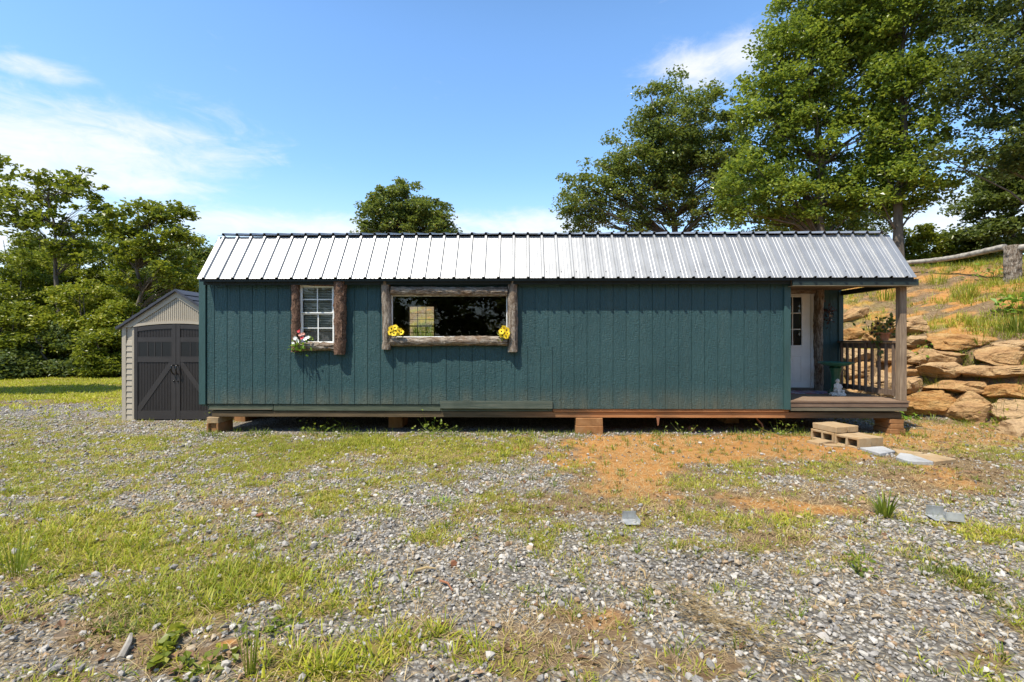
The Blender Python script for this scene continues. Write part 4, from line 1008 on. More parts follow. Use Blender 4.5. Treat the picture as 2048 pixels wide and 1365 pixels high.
# ------------------------------------------------------------------ concrete blocks
def solid_block(l, w, h): return MB().box(-l/2, -w/2, 0, l/2, w/2, h)
def hollow_block(l, w, h):
    """cells run through the width (block lying on its side)"""
    mb = MB(); t = .032; cw = (l-3*t)/2
    for x in (-l/2, -l/2+t+cw, l/2-t): mb.box(x, -w/2, 0, x+t, w/2, h)
    for x in (-l/2+t, -l/2+2*t+cw): mb.box(x, -w/2, 0, x+cw, w/2, t); mb.box(x, -w/2, h-t, x+cw, w/2, h)
    return mb
def wear(o, amp=.0045, cuts=5):
    bm = bmesh.new(); bm.from_mesh(o.data); bmesh.ops.triangulate(bm, faces=[f for f in bm.faces if len(f.verts) > 4])
    bmesh.ops.bevel(bm, geom=bm.edges[:], offset=.006, segments=1, affect='EDGES', clamp_overlap=True)
    bmesh.ops.subdivide_edges(bm, edges=[e for e in bm.edges if e.calc_length() > .05], cuts=cuts, use_grid_fill=True)
    sd = random.uniform(0, 99)
    for v in bm.verts:
        n = mnoise.noise_vector(v.co*14+Vector((sd, 0, 0))); b = mnoise.noise(v.co*32+Vector((sd, 5, 0)))
        v.co += n*amp+v.co.normalized()*min(0, b+.25)*.012
    bm.to_mesh(o.data); bm.free()
    o.data.polygons.foreach_set('use_smooth', [True]*len(o.data.polygons)); o.data.set_sharp_from_angle(angle=R(32))
def put_block(mb, loc, rz, mat, label, group=None, name='concrete_block', tilt=0, cat='concrete block'):
    o = mb.build(name, MAT[mat]); wear(o); o.location = loc; o.rotation_euler = (tilt, random.uniform(-.006, .006), rz); return tag(o, label, cat, group)
def blocks():
    g = 'blocks under the cabin'
    SK = W(1000, 835.5)[1]
    def lw(px, ly): return L2W(W(px, 850, ly)[0], ly, 0)
    c = lw(424, .02); c2 = L2W(W(424, 850, 0)[0], .21, 0)
    put_block(solid_block(.19, .40, .10), (c2.x, c2.y, SK-.105), ROT, 'block', 'pale cap block under the left corner of the cabin', g)
    hb = MB(); t = .034
    for x in (-.095, .061): hb.box(x, -.2, 0, x+t, .2, .25)
    hb.box(-.061, -.165, 0, .061, -.13, .25); hb.box(-.061, -.015, 0, .061, .02, .25); hb.box(-.061, .165, 0, .061, .2, .25)
    put_block(hb, (c2.x, c2.y, SK-.356), ROT, 'block_clay', 'hollow block on its end below the pale cap at left corner', g)
    p = lw(492, 1.3); put_block(solid_block(.20, .40, .36), (p.x, p.y, SK-.365), ROT, 'block_clay', 'second block pier from left, set back under the floor', g)
    p = lw(797, .75); put_block(solid_block(.24, .40, .36), (p.x, p.y, SK-.365), ROT, 'block_clay', 'shaded block pier under the middle of the wide window', g)
    p = L2W(W(1179, 850, .0)[0], .10, 0)
    put_block(solid_block(.42, .20, .12), (p.x, p.y, SK-.125), ROT, 'block_clay', 'upper block of the front pier beneath plain wall', g)
    put_block(solid_block(.425, .205, .26), (p.x, p.y-.004, SK-.386), ROT+.01, 'block_clay', 'lower clay stained block of the front pier beneath plain wall', g)
    p = lw(1455, 1.2); put_block(solid_block(.24, .40, .36), (p.x, p.y, SK-.365), ROT, 'block_clay', 'shaded block pier under the right half of the cabin', g)
    p = lw(1625, 1.9); put_block(solid_block(.3, .40, .36), (p.x, p.y, SK-.365), ROT, 'block_clay', 'dark pier set far back beneath the porch door', g)
    z = SK-.008
    for i, (w, h, dx, lab) in enumerate([(.22, .07, .0, 'top flat stone of the rough pier under the porch post'), (.20, .085, .01, 'second stone of the rough pier under the porch post'), (.24, .075, .015, 'third stone of the rough pier under the porch post'), (.27, .16, .03, 'bottom stone of the rough pier under the porch post')]):
        p = L2W(W(1783, 850, .15)[0]+dx, .22, 0); z -= h+.002
        put_block(solid_block(w, .36, h), (p.x, p.y, z), ROT+random.uniform(-.06, .06), 'block_clay', lab, g, 'pier_stone', cat='stone')
    # steps
    g = 'loose step blocks by the porch'
    def gp(px, py): v = G(px, py); return v
    L, Wd, H = .37, .22, .155
    e0 = gp(1718, 899)                              # near corner of the nearest hollow block
    ang = R(105)                                    # long axis runs away to the left
    ux, uy = math.cos(ang), math.sin(ang)           # along
    vx, vy = uy, -ux                                # to the right
    def blk(a, b, z, mb, mat, lab, rz=0, name='concrete_block'):
        x = e0.x+ux*a+vx*b; y = e0.y+uy*a+vy*b
        put_block(mb, (x, y, e0.z+z-.012), ang+rz, mat, lab, g, name)
    blk(L/2, .11, 0, hollow_block(L, Wd, H), 'block', 'nearest hollow step block, its two open cells facing left')
    blk(L*1.5+.015, .11, .004, hollow_block(L, Wd, H), 'block', 'farther hollow step block behind the nearest one', .03)
    blk(L/2+.02, .345, -.004, hollow_block(L, Wd, H), 'block', 'hollow step block right of the nearest one', -.02)
    blk(L*1.5+.035, .345, 0, hollow_block(L, Wd, H), 'block', 'hollow step block at the back right, below the cap blocks', .01)
    blk(L*1.45, .11, H+.008, solid_block(.40, .195, .085), 'block', 'left solid cap block on top of the step blocks', .0)
    blk(L*1.50, .325, H+.006, solid_block(.40, .195, .085), 'block', 'right solid cap block on top of the step blocks', .02)
    v = gp(1640, 888); put_block(solid_block(.30, .18, .06), (v.x, v.y, v.z-.012), .35, 'block', 'half sunk tan block left of the step blocks', g)
    v = gp(1668, 893); put_block(solid_block(.24, .12, .045), (v.x, v.y, v.z-.02), -.3, 'block', 'thin sunk stone between half sunk block and steps', g)
    for (pts, h, mat, lab) in [
        ([(1719, 899), (1766, 898), (1791, 909), (1760, 914)], .045, 'block_grey', 'grey paver lying flat right after the step blocks'),
        ([(1785, 901), (1846, 908), (1836, 915), (1800, 914)], .03, 'block', 'tan paver half hidden in weeds behind the grey pavers'),
        ([(1791, 921), (1800, 912), (1824, 915), (1868, 931), (1815, 930)], .05, 'block_grey', 'broken grey paver at the end of the path'),
        ([(1826, 916), (1862, 913), (1913, 926), (1870, 931)], .05, 'block', 'tan paver butted against the broken grey one')]:
        P = [G(*q) for q in pts]; c = sum(P, Vector())/len(P); mb = MB(); mb.prism([(p.x-c.x, p.y-c.y, 0) for p in P], (0, 0, h))
        o = mb.build('paver', MAT[mat]); wear(o, .004, 3); o.location = (c.x, c.y, c.z-.005); tag(o, lab, 'paver', 'pavers leading to the porch')
blocks()

# ------------------------------------------------------------------ storage shed
def shed():
    Y = 8.86; sx, sz = lambda px: (px-CX)/F*Y, lambda py: CH+(CY-py)/F*Y
    xl, xc = sx(244.5), sx(354.5); xr = 2*xc-xl; D = 2.1
    root = tag(empty('storage_shed', (xc, Y, 0)), 'tan plastic storage shed with dark double doors beside the cabin', 'shed')
    hw = xc-xl; ez = sz(655); pk = sz(580)-.03
    def P(name, mb, m, parent=root, **k): return mb.build(name, MAT[m], parent, **k)
    X = lambda px: sx(px)-xc
    # side and back walls with lap siding
    for s in (-1, 1):
        mb = MB(); n = 15
        for k in range(n):
            z0 = .02+(ez-.02)*k/n; z1 = .02+(ez-.02)*(k+1)/n
            mb.prism([(s*hw, .03, z0), (s*(hw+.012), .03, z0+.004), (s*hw, .03, z1), (s*(hw-.03), .03, z1), (s*(hw-.03), .03, z0)], (0, D-.03, 0))
        P('wall', mb, 'tan')
    P('wall', MB().box(-hw+.02, D-.03, .02, hw-.02, D, ez), 'tan')
    # front corner panels with shake steps
    for s in (-1, 1):
        a, b = s*hw, s*X(271)*-1 if False else s*abs(X(271))
        mb = MB(); mb.box(a, -.012, 0, a-s*.075, .04, ez); mb.box(b+s*.055, -.012, 0, b, .04, ez)
        mb.box(a-s*.0755, .012, 0, b+s*.0555, .04, ez)
        n = 14; x0_, x1_ = a-s*.0755, b+s*.0555; z = .01
        st = (sz(680)-.01)/n
        for k in range(n):
            zz = z+k*st; mb.prism([(x0_, -.008, zz), (x0_, .004, zz+st-.004), (x0_, .0118, zz+st-.004), (x0_, .0118, zz)], (x1_-x0_, 0, 0))
        P('corner_panel', mb, 'tan', bevel=.003)
    dl = abs(X(271)); ztop = sz(655); zc = sz(648.5)
    def arch(x, off=0): return zc+off-(zc-ztop)*(x/dl)**2
    # gable
    mb = MB(); N = 14
    pts = [(-hw, .0, ez)] + [(-dl+2*dl*i/N, .0, arch(-dl+2*dl*i/N, .02)) for i in range(N+1)] + [(hw, .0, ez), (0, .0, pk)]
    mb.prism(pts, (0, .045, 0)); gab = P('gable', mb, 'tan')
    tr = MB()
    for i in range(N):
        a, b = -dl-.02+2*(dl+.02)*i/N, -dl-.02+2*(dl+.02)*(i+1)/N
        tr.prism([(a, -.03, arch(a, .012)), (b, -.03, arch(b, .012)), (b, -.03, arch(b, .062)), (a, -.03, arch(a, .062))], (0, .0298, 0))
    P('arch_trim', tr, 'tan', gab)
    sl = (pk-ez)/hw
    for s in (-1, 1):
        tr = MB(); tr.prism([(s*hw, -.02, ez+.0), (0, -.02, pk), (0, -.02, pk-.11), (s*(hw-.11/sl), -.02, ez)], (0, .0195, 0)); P('gable_trim', tr, 'tan', gab)
    rb = MB(); x = -hw+.3
    while x < hw-.28:
        zt = pk-.115-sl*abs(x); zb = arch(x, .066)
        if zt > zb+.02: rb.box(x-.008, -.007, zb, x+.008, -.0005, zt)
        x += .036
    P('gable_beads', rb, 'tan', gab)
    # roof
    ov = .06; th = .035
    for s in (-1, 1):
        n = 7
        e = Vector((s*(hw+ov), 0, ez-ov*sl)); p = Vector((0, 0, pk)); nr = Vector((s*sl, 0, 1)).normalized()
        base = MB(); base.prism([(p.x, -.07, p.z+.002), (e.x, -.07, e.z+.002), (e.x+nr.x*th, -.07, e.z+nr.z*th), (p.x, -.07, p.z+th/nr.z)], (0, D+.14, 0)); ro = P('roof', base, 'shingle')
        sh = MB()
        for k in range(n):
            a = p.lerp(e, k/n)+nr*th; b = p.lerp(e, (k+1)/n)+nr*th
            sh.prism([(a.x, -.068, a.z+.001), (b.x, -.068, b.z+.001), (b.x+nr.x*.014, -.068, b.z+nr.z*.014)], (0, D+.136, 0))
        P('shingles', sh, 'shingle', ro)
    # doors
    zb = .03
    for s in (-1, 1):
        y0_ = -.035
        xo, xi = s*dl, s*.004
        fx = MB(); stw = .075
        def bx(a, b, z0, z1, ya=y0_, yb=-.0005, m=fx): m.box(a, ya, z0, b, yb, z1)
        pan = MB()
        NN = 8
        for i in range(NN):
            a = xi+(xo-xi)*i/NN; b = xi+(xo-xi)*(i+1)/NN
            pan.prism([(a, -.018, zb), (b, -.018, zb), (b, -.018, arch(b, -.006)), (a, -.018, arch(a, -.006))], (0, .0175, 0))
        x = .09
        while x < dl-.08:
            pan.box(s*x-.006, -.024, zb+.1, s*x+.006, -.0185, arch(x, -.03)); x += .028
        door = P('door', pan, 'brown')
        # stiles and rails
        z1, z2, z3, z4, zw0, zw1 = sz(822), sz(723.5), sz(714), sz(683), sz(713.5), sz(683.5)
        fx.prism([(xi, y0_, zb), (xi+s*.07, y0_, zb), (xi+s*.07, y0_, arch(.07, 0)), (xi, y0_, arch(0, 0))], (0, .0165, 0))
        fx.prism([(xo, y0_, zb), (xo-s*.062, y0_, zb), (xo-s*.062, y0_, arch(dl-.062, 0)), (xo, y0_, arch(dl, 0))], (0, .0165, 0))
        A, B = xi+s*.0705, xo-s*.0625
        for (q0, q1) in [(zb, sz(821)), (sz(724), sz(714)), (sz(683), sz(674.5))]: fx.box(A, y0_+.003, q0, B, -.0185, q1)
        for i in range(6):
            a = A+(B-A)*i/6; b = A+(B-A)*(i+1)/6
            fx.prism([(a, y0_+.003, arch(abs(a), -.08)), (b, y0_+.003, arch(abs(b), -.08)), (b, y0_+.003, arch(abs(b), -.004)), (a, y0_+.003, arch(abs(a), -.004))], (0, .013, 0))
        P('door_frame', fx, 'brown', door)
        br = MB(); a0 = Vector((A, y0_+.006, sz(724)-.001)); a1 = Vector((B, y0_+.006, sz(821)+.001)); d = (a1-a0).normalized(); q = Vector((0, 1, 0)).cross(d)*.045
        br.prism([a0+Vector((0, 0, 0)), a0+Vector((s*.055, 0, 0)) , a1+Vector((0, 0, .075)), a1, a1-Vector((s*.055, 0, 0)), a0-Vector((0, 0, .075))], (0, .0125, 0)); P('brace', br, 'brown', door)
        wn = MB(); wn.box(A, -.0270, sz(714)+.001, B, -.0195, sz(683)-.001); w_ = P('window', wn, 'black', door)
        g2 = MB(); 
        for k in range(5):
            xx = A+(B-A)*(k+.5)/5 if k not in (0, 4) else (A+s*.012 if k == 0 else B-s*.012)
            g2.box(xx-.007, -.0325, sz(714)+.012, xx+.007, -.0272, sz(683)-.012)
        g2.box(A, -.033, sz(714)+.0015, B, -.0272, sz(714)+.0115); g2.box(A, -.033, sz(683)-.0115, B, -.0272, sz(683)-.0015)
        P('grille', g2, 'brown', w_)
        hd = MB(); xh = s*.036; zt, z0 = sz(730), sz(764)
        hd.tube([(xh, y0_, zt), (xh, y0_-.04, zt+.005), (xh+s*.01, y0_-.065, zt-.03), (xh+s*.006, y0_-.06, (zt+z0)/2+.05), (xh, y0_-.03, (zt+z0)/2), (xh, y0_, (zt+z0)/2-.01)], .011, 8)
        hd.ball((xh, y0_-.008, z0+.02), .014, 8)
        P('handle', hd, 'nickel', door, smooth=50)
    MB().box(-dl, .04, .0, dl, D-.04, .03).build('floor', MAT['brown'], root)
shed()

# ------------------------------------------------------------------ boulders
def boulder(c, sx_, sy, sz_, rz, seed, label, group='boulders of the retaining wall', tilt=0, cuts=16, name='boulder'):
    rd = random.Random(seed); bm = bmesh.new(); bmesh.ops.create_icosphere(bm, subdivisions=5 if group else 3, radius=1)
    V = np.array([v.co[:] for v in bm.verts])
    V = np.sign(V)*np.abs(V)**.66; V /= np.abs(V).max(0)
    rng = np.random.default_rng(seed)
    for k in range(cuts):
        n = rng.normal(size=3)*np.array([1, 1, .8]); n /= np.linalg.norm(n); cth = rng.uniform(.52, .86)
        d = np.maximum(V@n-cth, 0); V -= d[:, None]*n*.97
    sc = np.array([sx_, sy, sz_])
    for i, v in enumerate(bm.verts):
        p = Vector(V[i]*sc); q = p*2.6+Vector((seed*3.7, 0, 0))
        f = 1+.085*mnoise.fractal(q*1.7, .8, 2.0, 6)-.10*max(0, .12-abs(mnoise.noise(Vector((p.x*2.2+seed*5, p.y*2.2, p.z*5)))))/.12
        led = .07*mnoise.noise(Vector((p.x*1.5+seed, p.y*1.5, p.z*13)))+.03*mnoise.noise(p*9)
        v.co = (p.x*(f+led), p.y*(f+led), p.z*f)
    me = bpy.data.meshes.new(name); bm.to_mesh(me); bm.free(); me.polygons.foreach_set('use_smooth', [True]*len(me.polygons)); me.set_sharp_from_angle(angle=R(22)); me.materials.append(MAT['rock'])
    o = bpy.data.objects.new(name, me); COL.objects.link(o); o.location = c; o.rotation_euler = (tilt, rd.uniform(-.06, .06), rz)
    return tag(o, label, 'boulder', group)

def boulders():
    data = [
     (1902,787,2012,858, .42, 'largest boulder at the foot of the wall, orange and square faced'),
     (1808,783,1902,838, .40, 'big slanted brown boulder at the foot of the wall beside the porch'),
     (1993,804,2075,856, .36, 'foot boulder right of the largest one at the photo edge'),
     (2008,842,2080,884, .30, 'lowest boulder at the right edge, half in grass'),
     (1878,790,1914,818, .20, 'small tan stone wedged left of the largest boulder'),
     (1880,759,1998,790, .38, 'long rounded tan boulder lying on the largest one'),
     (1985,766,2075,806, .38, 'thick orange boulder at the right edge above foot row'),
     (1812,752,1852,786, .32, 'pale boulder just right of the porch post, low down'),
     (1860,725,1938,764, .34, 'cracked tan boulder in the middle of the wall'),
     (1945,727,2075,764, .40, 'wide layered boulder at right, fourth course of wall'),
     (1845,699,1955,731, .36, 'long yellowish boulder in the upper middle of the wall'),
     (1962,697,2075,734, .38, 'wide smooth orange boulder near top right of wall'),
     (1808,702,1848,732, .28, 'dark brown stone under the small green shrub'),
     (1808,730,1864,758, .30, 'brown stone right of the post, below the dark one'),
     (1812,669,1882,694, .30, 'flat pale stone in the top course right of post'),
     (1862,671,2012,700, .36, 'long flat stone of the top course, in the middle'),
     (2014,678,2085,700, .30, 'flat orange stone of the top course at right edge'),
     (1780,634,1868,674, .36, 'pale domed boulder above the wall, right behind post'),
     (1684,658,1728,680, .30, 'orange flat stone seen over the railing at left'),
     (1728,664,1790,688, .30, 'flat tan stone behind the flower pot'),
     (1694,694,1762,730, .34, 'upper boulder seen through the left balusters'),
     (1755,692,1815,730, .32, 'upper boulder seen through the right balusters'),
     (1690,728,1765,764, .34, 'lower boulder seen through the left balusters'),
     (1745,748,1815,800, .34, 'pale low boulder seen through the right balusters'),
     (1690,762,1750,800, .32, 'bottom boulder behind the porch rail'),
    ]
    for i, (x0, y0, x1, y1, dep, lab) in enumerate(data):
        cx, cy = (x0+x1)/2, (y0+y1)/2
        g = G(cx, y1-4 if y1 < 850 else y1-10)
        Yc = g.y+.02
        if i in (0, 1, 2, 3): Yc = g.y+.10
        p = at(cx, cy, Yc); w = (x1-x0)/F*Yc/2*1.16; h = (y1-y0)/F*Yc/2*1.24
        boulder((p.x, p.y+dep*.35, p.z), w, max(dep, h*.8), h, R(-38) if False else R(-18)+random.uniform(-.15, .15), 100+i, lab)
    # tilted pale slab
    g = G(1712, 640); p = at(1714, 629, g.y)
    o = boulder((p.x, p.y+.1, p.z), .40, .20, .17, R(-10), 177, 'large pale slab leaning on the bank behind porch railing', cuts=9); o.rotation_euler = (R(-25), R(-32), R(-10))
boulders()

# ------------------------------------------------------------------ log fence
def fence():
    px, Y = 2025, 12.6; x = (px-CX)/F*Y; base = Vector((x, Y, hz(x, Y)-.2)); top = at(px, 491, Y)
    root = tag(empty('log_fence', base), 'rustic fence of one thick log post and long grey rails on bank', 'fence')
    mb = MB(); log(mb, (0, 0, 0), (0, 0, top.z-base.z), .175, .165, 61, .01, .18, 26); mb.build('post', MAT['bark'], root, smooth=50)
    a = at(1795, 529, 16.0)-base; b = at(2012, 496, 12.75)-base
    mb = MB(); log(mb, a, b, .062, .082, 62, .06, .1, 14); mb.build('rail', MAT['grey_log'], root, smooth=50)
    a = at(2034, 496, 12.5)-base; b = at(2210, 470, 11.5)-base
    mb = MB(); log(mb, a, b, .08, .09, 63, .03, .1, 14); mb.build('rail', MAT['grey_log'], root, smooth=50)
fence()

# ------------------------------------------------------------------ single plants
def clump(name, px, py, label, nb, l0, l1, w0, w1, ln0, ln1, mat, rad=.05, cat='plant'):
    g = G(px, py); n = nb; az = RNG.uniform(0, 6.283, n); rr = rad*np.sqrt(RNG.uniform(0, 1, n))
    o = blades_mesh(name, np.cos(az)*rr, np.sin(az)*rr, np.full(n, -.01), az, RNG.uniform(l0, l1, n), RNG.uniform(w0, w1, n), RNG.uniform(ln0, ln1, n), MAT[mat], label, cat, None)
    o.location = g
def leafy(name, px, py, label, n, spread, size, mat, h=.1, cat='plant'):
    g = G(px, py); root = tag(empty(name, g), label, cat); rng = RNG
    P = rng.normal(size=(n, 3))*np.array([spread, spread, h*.45]); P[:, 2] = np.abs(P[:, 2]+h*.5)
    N = rng.normal(0, .5, (n, 3)); N[:, 2] += 1; N[:, 1] -= .3; N /= np.linalg.norm(N, axis=1)[:, None]
    V, l, s = leaves_arr(P, N, size*rng.uniform(.6, 1.2, n), .65); np_obj('leaves', V, l, s, MAT[mat], root)
    mb = MB()
    for i in range(0, n, 4): mb.tube([(0, 0, 0), tuple(P[i]*np.array([.6, .6, .4])), tuple(P[i])], [.004, .003, .002], 4, cap=False)
    mb.build('stems', MAT['grass_green'], root, fixn=False)
def plants():
    clump('grass_clump', 30, 1148, 'tall thin grass clump standing at the left edge of the yard', 46, .14, .40, .003, .0055, .05, .75, 'grass_green', .07, 'grass clump')
    clump('grass_clump', 1770, 1032, 'broad bladed grass clump alone on the clay at right', 34, .14, .28, .012, .02, .2, 1.1, 'grass_green', .05, 'grass clump')
    clump('grass_clump', 500, 1350, 'single upright grass stalk near the bottom edge, left of centre', 14, .14, .34, .006, .010, .03, .3, 'grass_green', .02, 'grass clump')
    clump('grass_clump', 880, 1008, 'low bright lime grass tuft in the gravel before the wide window', 150, .03, .08, .004, .008, .6, 1.4, 'leaf_bright', .17, 'grass clump')
    clump('grass_clump', 1935, 600, 'fountain of long grass high on the bank', 130, .25, .60, .006, .012, .1, .9, 'grass', .16, 'grass clump')
    clump('grass_clump', 1875, 570, 'upright grass clump on the bank near the roof end', 130, .2, .5, .006, .012, .05, .7, 'grass', .25, 'grass clump')
    clump('grass_clump', 1770, 602, 'tall grass seen on the bank through the porch', 160, .2, .5, .008, .014, .05, .7, 'grass', .35, 'grass clump')
    clump('grass_clump', 1870, 778, 'grass hanging between the boulders in mid wall', 110, .12, .34, .006, .01, .3, 1.5, 'grass_green', .12, 'grass clump')
    clump('grass_clump', 1960, 690, 'short green tuft on the long flat top stone', 70, .08, .22, .006, .010, .2, 1.3, 'grass_green', .12, 'grass clump')
    clump('grass_clump', 1925, 828, 'weeds in the dark joint left of the largest boulder', 60, .07, .2, .006, .010, .3, 1.4, 'grass_green', .10, 'grass clump')
    clump('grass_clump', 1990, 795, 'green tuft between the rounded boulder and thick orange one', 60, .06, .18, .006, .010, .3, 1.4, 'grass_green', .10, 'grass clump')
    leafy('leafy_plant', 1895, 715, 'small weed above the long yellowish boulder', 40, .08, .06, 'leaf_bush', .12)
    leafy('leafy_plant', 1985, 560, 'yellow green weeds left of the thick fence post', 90, .35, .10, 'leaf_bright', .3)
    clump('grass_clump', 2035, 665, 'dense green grass on top of the wall at right edge', 180, .2, .55, .007, .012, .1, .9, 'grass_green', .22, 'grass clump')
    leafy('leafy_plant', 2040, 625, 'large lime green leafy plant at the right edge of the bank', 70, .20, .17, 'leaf_bright', .35)
    leafy('leafy_plant', 1848, 716, 'bright green shrublet on the boulders right of the post', 80, .10, .075, 'leaf_bright', .18)
    leafy('leafy_plant', 1810, 838, 'lime plant at the foot of the wall beside porch corner', 26, .09, .085, 'leaf_bright', .10)
    leafy('leafy_plant', 1958, 735, 'small leafy sprig in a joint of the boulder wall', 40, .06, .06, 'leaf_bush', .2)
    leafy('leafy_plant', 2005, 862, 'dark leafy weed at the wall foot at right edge', 60, .14, .08, 'leaf_bush', .2)
    leafy('leafy_plant', 1715, 1146, 'small dark green plant alone in the gravel at right', 50, .055, .035, 'grass_green', .12)
    leafy('leafy_plant', 1690, 860, 'leafy weed beneath the porch beside the step blocks', 40, .10, .07, 'grass_green', .18)
    leafy('leafy_plant', 640, 862, 'weed at the sill line below the small window', 60, .22, .06, 'grass_green', .14)
    leafy('leafy_plant', 865, 868, 'tall weed at the sill line below the wide window', 60, .18, .06, 'grass_green', .2)
    leafy('leafy_plant', 1560, 870, 'leafy weeds under the floor near the bent pipe', 60, .18, .05, 'grass_green', .18)
    leafy('leafy_plant', 430, 845, 'fine weed growing over the left corner pier', 40, .10, .05, 'leaf_bush', .3)
    leafy('leafy_plant', 410, 1342, 'broad leaf weed at the bottom edge, left of the stalk', 36, .07, .05, 'leaf_bush', .05)
    leafy('leafy_plant', 545, 1265, 'low leafy weed beside the orange clay patch', 40, .07, .035, 'grass_green', .05)
    leafy('leafy_plant', 1370, 870, 'thin weeds under the floor right of the front pier', 34, .2, .045, 'grass_green', .16)
    # trailing vine on the gravel
    g0, g1 = G(300, 1350), G(362, 1262); root = tag(empty('vine', g0), 'trailing broad leafed vine lying on the gravel at lower left', 'vine'); n = 34
    t = np.linspace(0, 1, n); P = np.outer(t, np.array(g1-g0))+RNG.normal(0, .018, (n, 3))*np.array([1, 1, .2])+np.array([0, 0, .03])
    N = RNG.normal(0, .3, (n, 3)); N[:, 2] += 1; N /= np.linalg.norm(N, axis=1)[:, None]; V, l, s = leaves_arr(P, N, RNG.uniform(.04, .075, n), .8); np_obj('leaves', V, l, s, MAT['leaf_bush'], root)
    MB().tube([(0, 0, .01), tuple((g1-g0)*.5+Vector((.02, 0, .015))), tuple(g1-g0)], .004, 5).build('stem', MAT['rust'], root)
plants()

# ------------------------------------------------------------------ odds and ends in the yard
def oddments():
    def bracket(px, py, rz, lab, sc=1):
        g = G(px, py); mb = MB(); w, h, d, t = .115*sc, .07*sc, .10*sc, .004
        mb.box(-w/2, -d/2, 0, w/2, d/2, t)
        mb.box(-w/2, d/2-t, t, w/2, d/2, h)
        mb.box(w/2-t, -d/2, t, w/2, d/2-t-.0005, h*.55)
        for x in (-.02, .02): mb.box(x-.002, d/2-t-.003, t, x+.002, d/2-t, h)
        o = mb.build('metal_bracket', MAT['galv'], bevel=.002); o.location = g+Vector((0, 0, .02)); o.rotation_euler = (.1, .05, rz); tag(o, lab, 'metal bracket', 'metal brackets lying on the gravel')
    bracket(1262, 1050, R(8), 'bent steel bracket on the gravel in front of clay patch')
    bracket(1878, 1042, R(-6), 'larger steel bracket with raised plate, far right of yard', 1.15)
    bracket(1908, 1046, R(150), 'steel bracket lying face up just right of the larger one', .95)
    def chip(px, py, sx_, sy, sz_, rz, mat, name, lab, cat, seed):
        o = boulder(G(px, py)+Vector((0, 0, .02)), sx_, sy, sz_, rz, seed, lab, None, name=name, cuts=6); o.data.materials[0] = MAT[mat]; o['category'] = cat
    chip(908, 1134, .035, .022, .022, .4, 'rust', 'brick_piece', 'broken reddish brick piece on the gravel in the foreground', 'brick piece', 301)
    chip(520, 1035, .03, .03, .016, .2, 'rust', 'bark_piece', 'dark bark piece beside the pale stick left of centre', 'bark', 302)
    def stick(a, b, r, lab, mat='straw'):
        p, q = G(*a), G(*b); mb = MB(); m = (p+q)/2+Vector((.01, .005, .012)); mb.tube([Vector(), m-p, q-p], [r, r*.9, r*.5], 6)
        o = mb.build('stick', MAT[mat], smooth=50); o.location = p+Vector((0, 0, .02)); tag(o, lab, 'stick')
    stick((828, 1149), (872, 1144), .009, 'flat pale stick left of the brick piece')
    stick((530, 1046), (562, 1051), .010, 'short pale stick in the gravel below the small window', 'post')
    stick((1280, 1145), (1292, 1165), .009, 'pale wood splinter on gravel right of centre')
    stick((240, 1330), (262, 1278), .016, 'dead grey stick lying at the lower left', 'grey_log')
    stick((880, 1168), (905, 1190), .007, 'dark twig standing up from the gravel', 'rust')
    # bent pipe, stub and rag under the floor
    a = W(1512, 834, .2); p0 = L2W(a[0], .2, a[1]); q = [(0, 0, 0), (.03, 0, -.05), (.085, -.02, -.11), (.09, -.05, -.18), (.04, -.08, -.24)]
    mb = MB(); mb.tube(q, .014, 8); o = mb.build('pipe', MAT['rust'], smooth=50); o.location = p0; tag(o, 'bent orange brown pipe hanging below the floor beam', 'pipe')
    g = L2W(W(1383, 860, .25)[0], .25, 0); mb = MB(); mb.lathe([(.06, 0), (.06, .08), (.065, .085), (.05, .09)], n=16); o = mb.build('pipe_stub', MAT['rust'], smooth=40); o.location = (g.x, g.y, hz(g.x, g.y)-.01); tag(o, 'short rusty pipe stub standing under the floor', 'pipe stub')
    a = W(1316, 835, .03); p0 = L2W(a[0], .03, a[1]); mb = MB(); mb.prism([(-.03, 0, .02), (.03, 0, .02), (.02, 0, -.04), (.012, 0, -.12), (-.008, 0, -.13), (-.015, 0, -.05)], (0, .006, 0)); o = mb.build('rag', MAT['rust']); o.location = p0; tag(o, 'torn rust coloured strip hanging from the floor beam', 'rag')
oddments()

# ------------------------------------------------------------------ light, sky, camera
SUN = Vector((-12, -13, 34)).normalized()
EL = math.asin(SUN.z); AZ = math.atan2(SUN.x, SUN.y)
sd = bpy.data.lights.new('sun', 'SUN'); sd.energy = 5.0; sd.angle = R(.55); sd.color = (1, .93, .80)
so = bpy.data.objects.new('sun', sd); COL.objects.link(so); so.rotation_euler = SUN.to_track_quat('Z', 'Y').to_euler(); so.location = (-10, -10, 30)

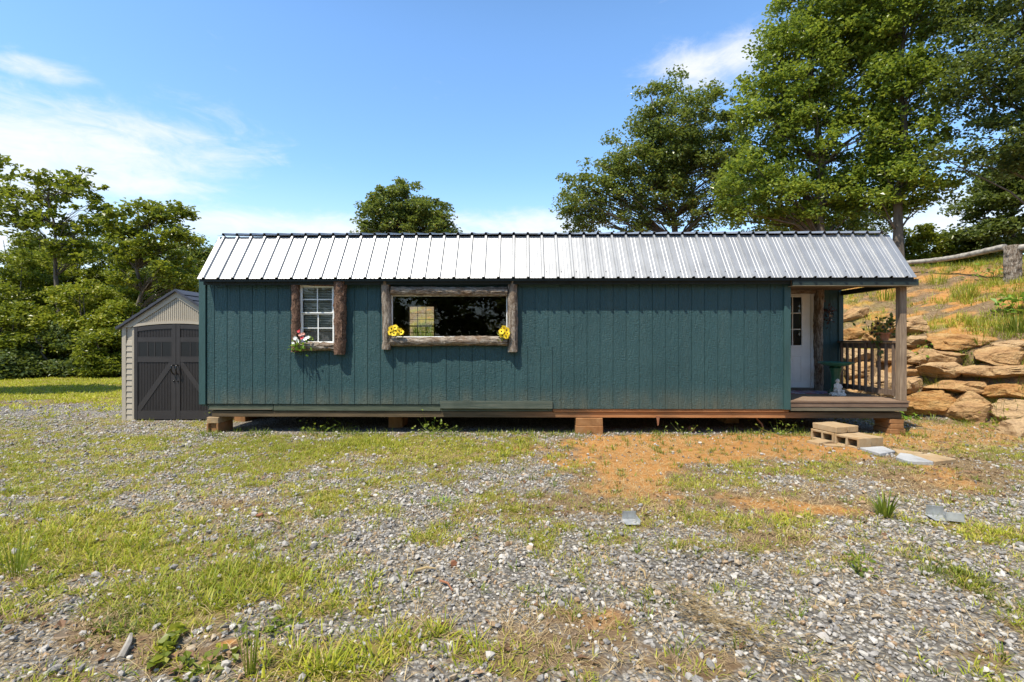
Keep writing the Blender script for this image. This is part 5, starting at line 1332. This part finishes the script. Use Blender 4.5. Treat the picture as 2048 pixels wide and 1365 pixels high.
def world():
    w = bpy.data.worlds.new('World'); scene.world = w; w.use_nodes = True; nt = w.node_tree; nt.nodes.clear()
    out = nt.nodes.new('ShaderNodeOutputWorld'); bg = nt.nodes.new('ShaderNodeBackground'); bg.inputs['Strength'].default_value = .1
    sky = nt.nodes.new('ShaderNodeTexSky'); sky.sky_type = 'NISHITA'; sky.sun_disc = False; sky.sun_elevation = EL; sky.sun_rotation = AZ % (2*math.pi)
    sky.air_density = 1.2; sky.dust_density = .6; sky.ozone_density = 1.6; sky.altitude = 300
    hsv = node(nt, 'ShaderNodeHueSaturation', {'Saturation': 1.1, 'Value': 1.12, 'Color': sky.outputs[0]})
    tc = nt.nodes.new('ShaderNodeTexCoord'); d = tc.outputs['Generated']
    low = mrange(nt, sepxyz(nt, d)[2], .82, .50)           # tint bright low down, dimmed overhead on purpose to cut fill light
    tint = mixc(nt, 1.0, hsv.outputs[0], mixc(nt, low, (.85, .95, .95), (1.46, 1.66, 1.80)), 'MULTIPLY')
    def vm(op, a, b): n = node(nt, 'ShaderNodeVectorMath', operation=op); put(nt, n.inputs[0], a); put(nt, n.inputs[1], b); return n
    def ell(px, py, rx, ry, slant=0):
        c = Vector(((px-CX)/F, 1, (CY-py)/F)).normalized()
        s = vm('SUBTRACT', d, tuple(c)).outputs[0]
        az = math.atan2((px-CX)/F, 1)
        mp = node(nt, 'ShaderNodeMapping', {'Vector': s, 'Rotation': (0, slant, az)})
        k = vm('MULTIPLY', mp.outputs[0], (F/rx, .5, F/ry)); ln = node(nt, 'ShaderNodeVectorMath', {0: k.outputs[0]}, operation='LENGTH').outputs['Value']
        return mrange(nt, ln, 0, 1.0, 1, 0)
    mp = node(nt, 'ShaderNodeMapping', {'Vector': d, 'Scale': (1.0, 1.0, 2.6), 'Rotation': (0, R(8), 0)})
    n1 = nz(nt, mp.outputs[0], 5.5, 9, .62, .5); n2 = nz(nt, mp.outputs[0], 16, 8, .65, .9)
    nn = mth(nt, 'ADD', mth(nt, 'MULTIPLY', n1, .65), mth(nt, 'MULTIPLY', n2, .35))
    m = None
    for args in [(90, 290, 440, 150, .12), (-150, 330, 420, 220, 0), (200, 360, 330, 60, .1), (1390, 140, 190, 60, -.1), (1480, 115, 120, 60, 0), (560, 455, 520, 60, 0), (1000, 455, 420, 60, 0), (1900, 430, 300, 80, 0), (90, 145, 120, 28, .1)]:
        e = ell(*args); m = e if m is None else mth(nt, 'MAXIMUM', m, e)
    tot = mth(nt, 'ADD', mth(nt, 'MULTIPLY', m, .42), nn)
    mask = mrange(nt, tot, .59, 1.04)
    # faint streaks anywhere
    mask = mth(nt, 'MAXIMUM', mask, mrange(nt, n2, .72, .9, 0, .25))
    z = sepxyz(nt, d)[2]; haze = mrange(nt, z, .0, .34, .62, 0)
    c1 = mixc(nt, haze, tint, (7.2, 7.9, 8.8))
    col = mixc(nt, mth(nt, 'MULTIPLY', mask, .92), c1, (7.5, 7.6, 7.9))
    nt.links.new(col, bg.inputs['Color']); nt.links.new(bg.outputs[0], out.inputs[0])
world()

cam = bpy.data.cameras.new('camera'); cam.sensor_width = 36; cam.lens = 36*F/2048; cam.clip_end = 2000; cam.clip_start = .05
co = bpy.data.objects.new('camera', cam); COL.objects.link(co); co.location = (0, 0, CH); co.rotation_euler = (R(90), 0, 0)
scene.camera = co
vs = scene.view_settings; vs.view_transform = 'Standard'; vs.look = 'None'; vs.exposure = .5; vs.gamma = 1
scene.cycles.max_bounces = 8; scene.cycles.transparent_max_bounces = 12
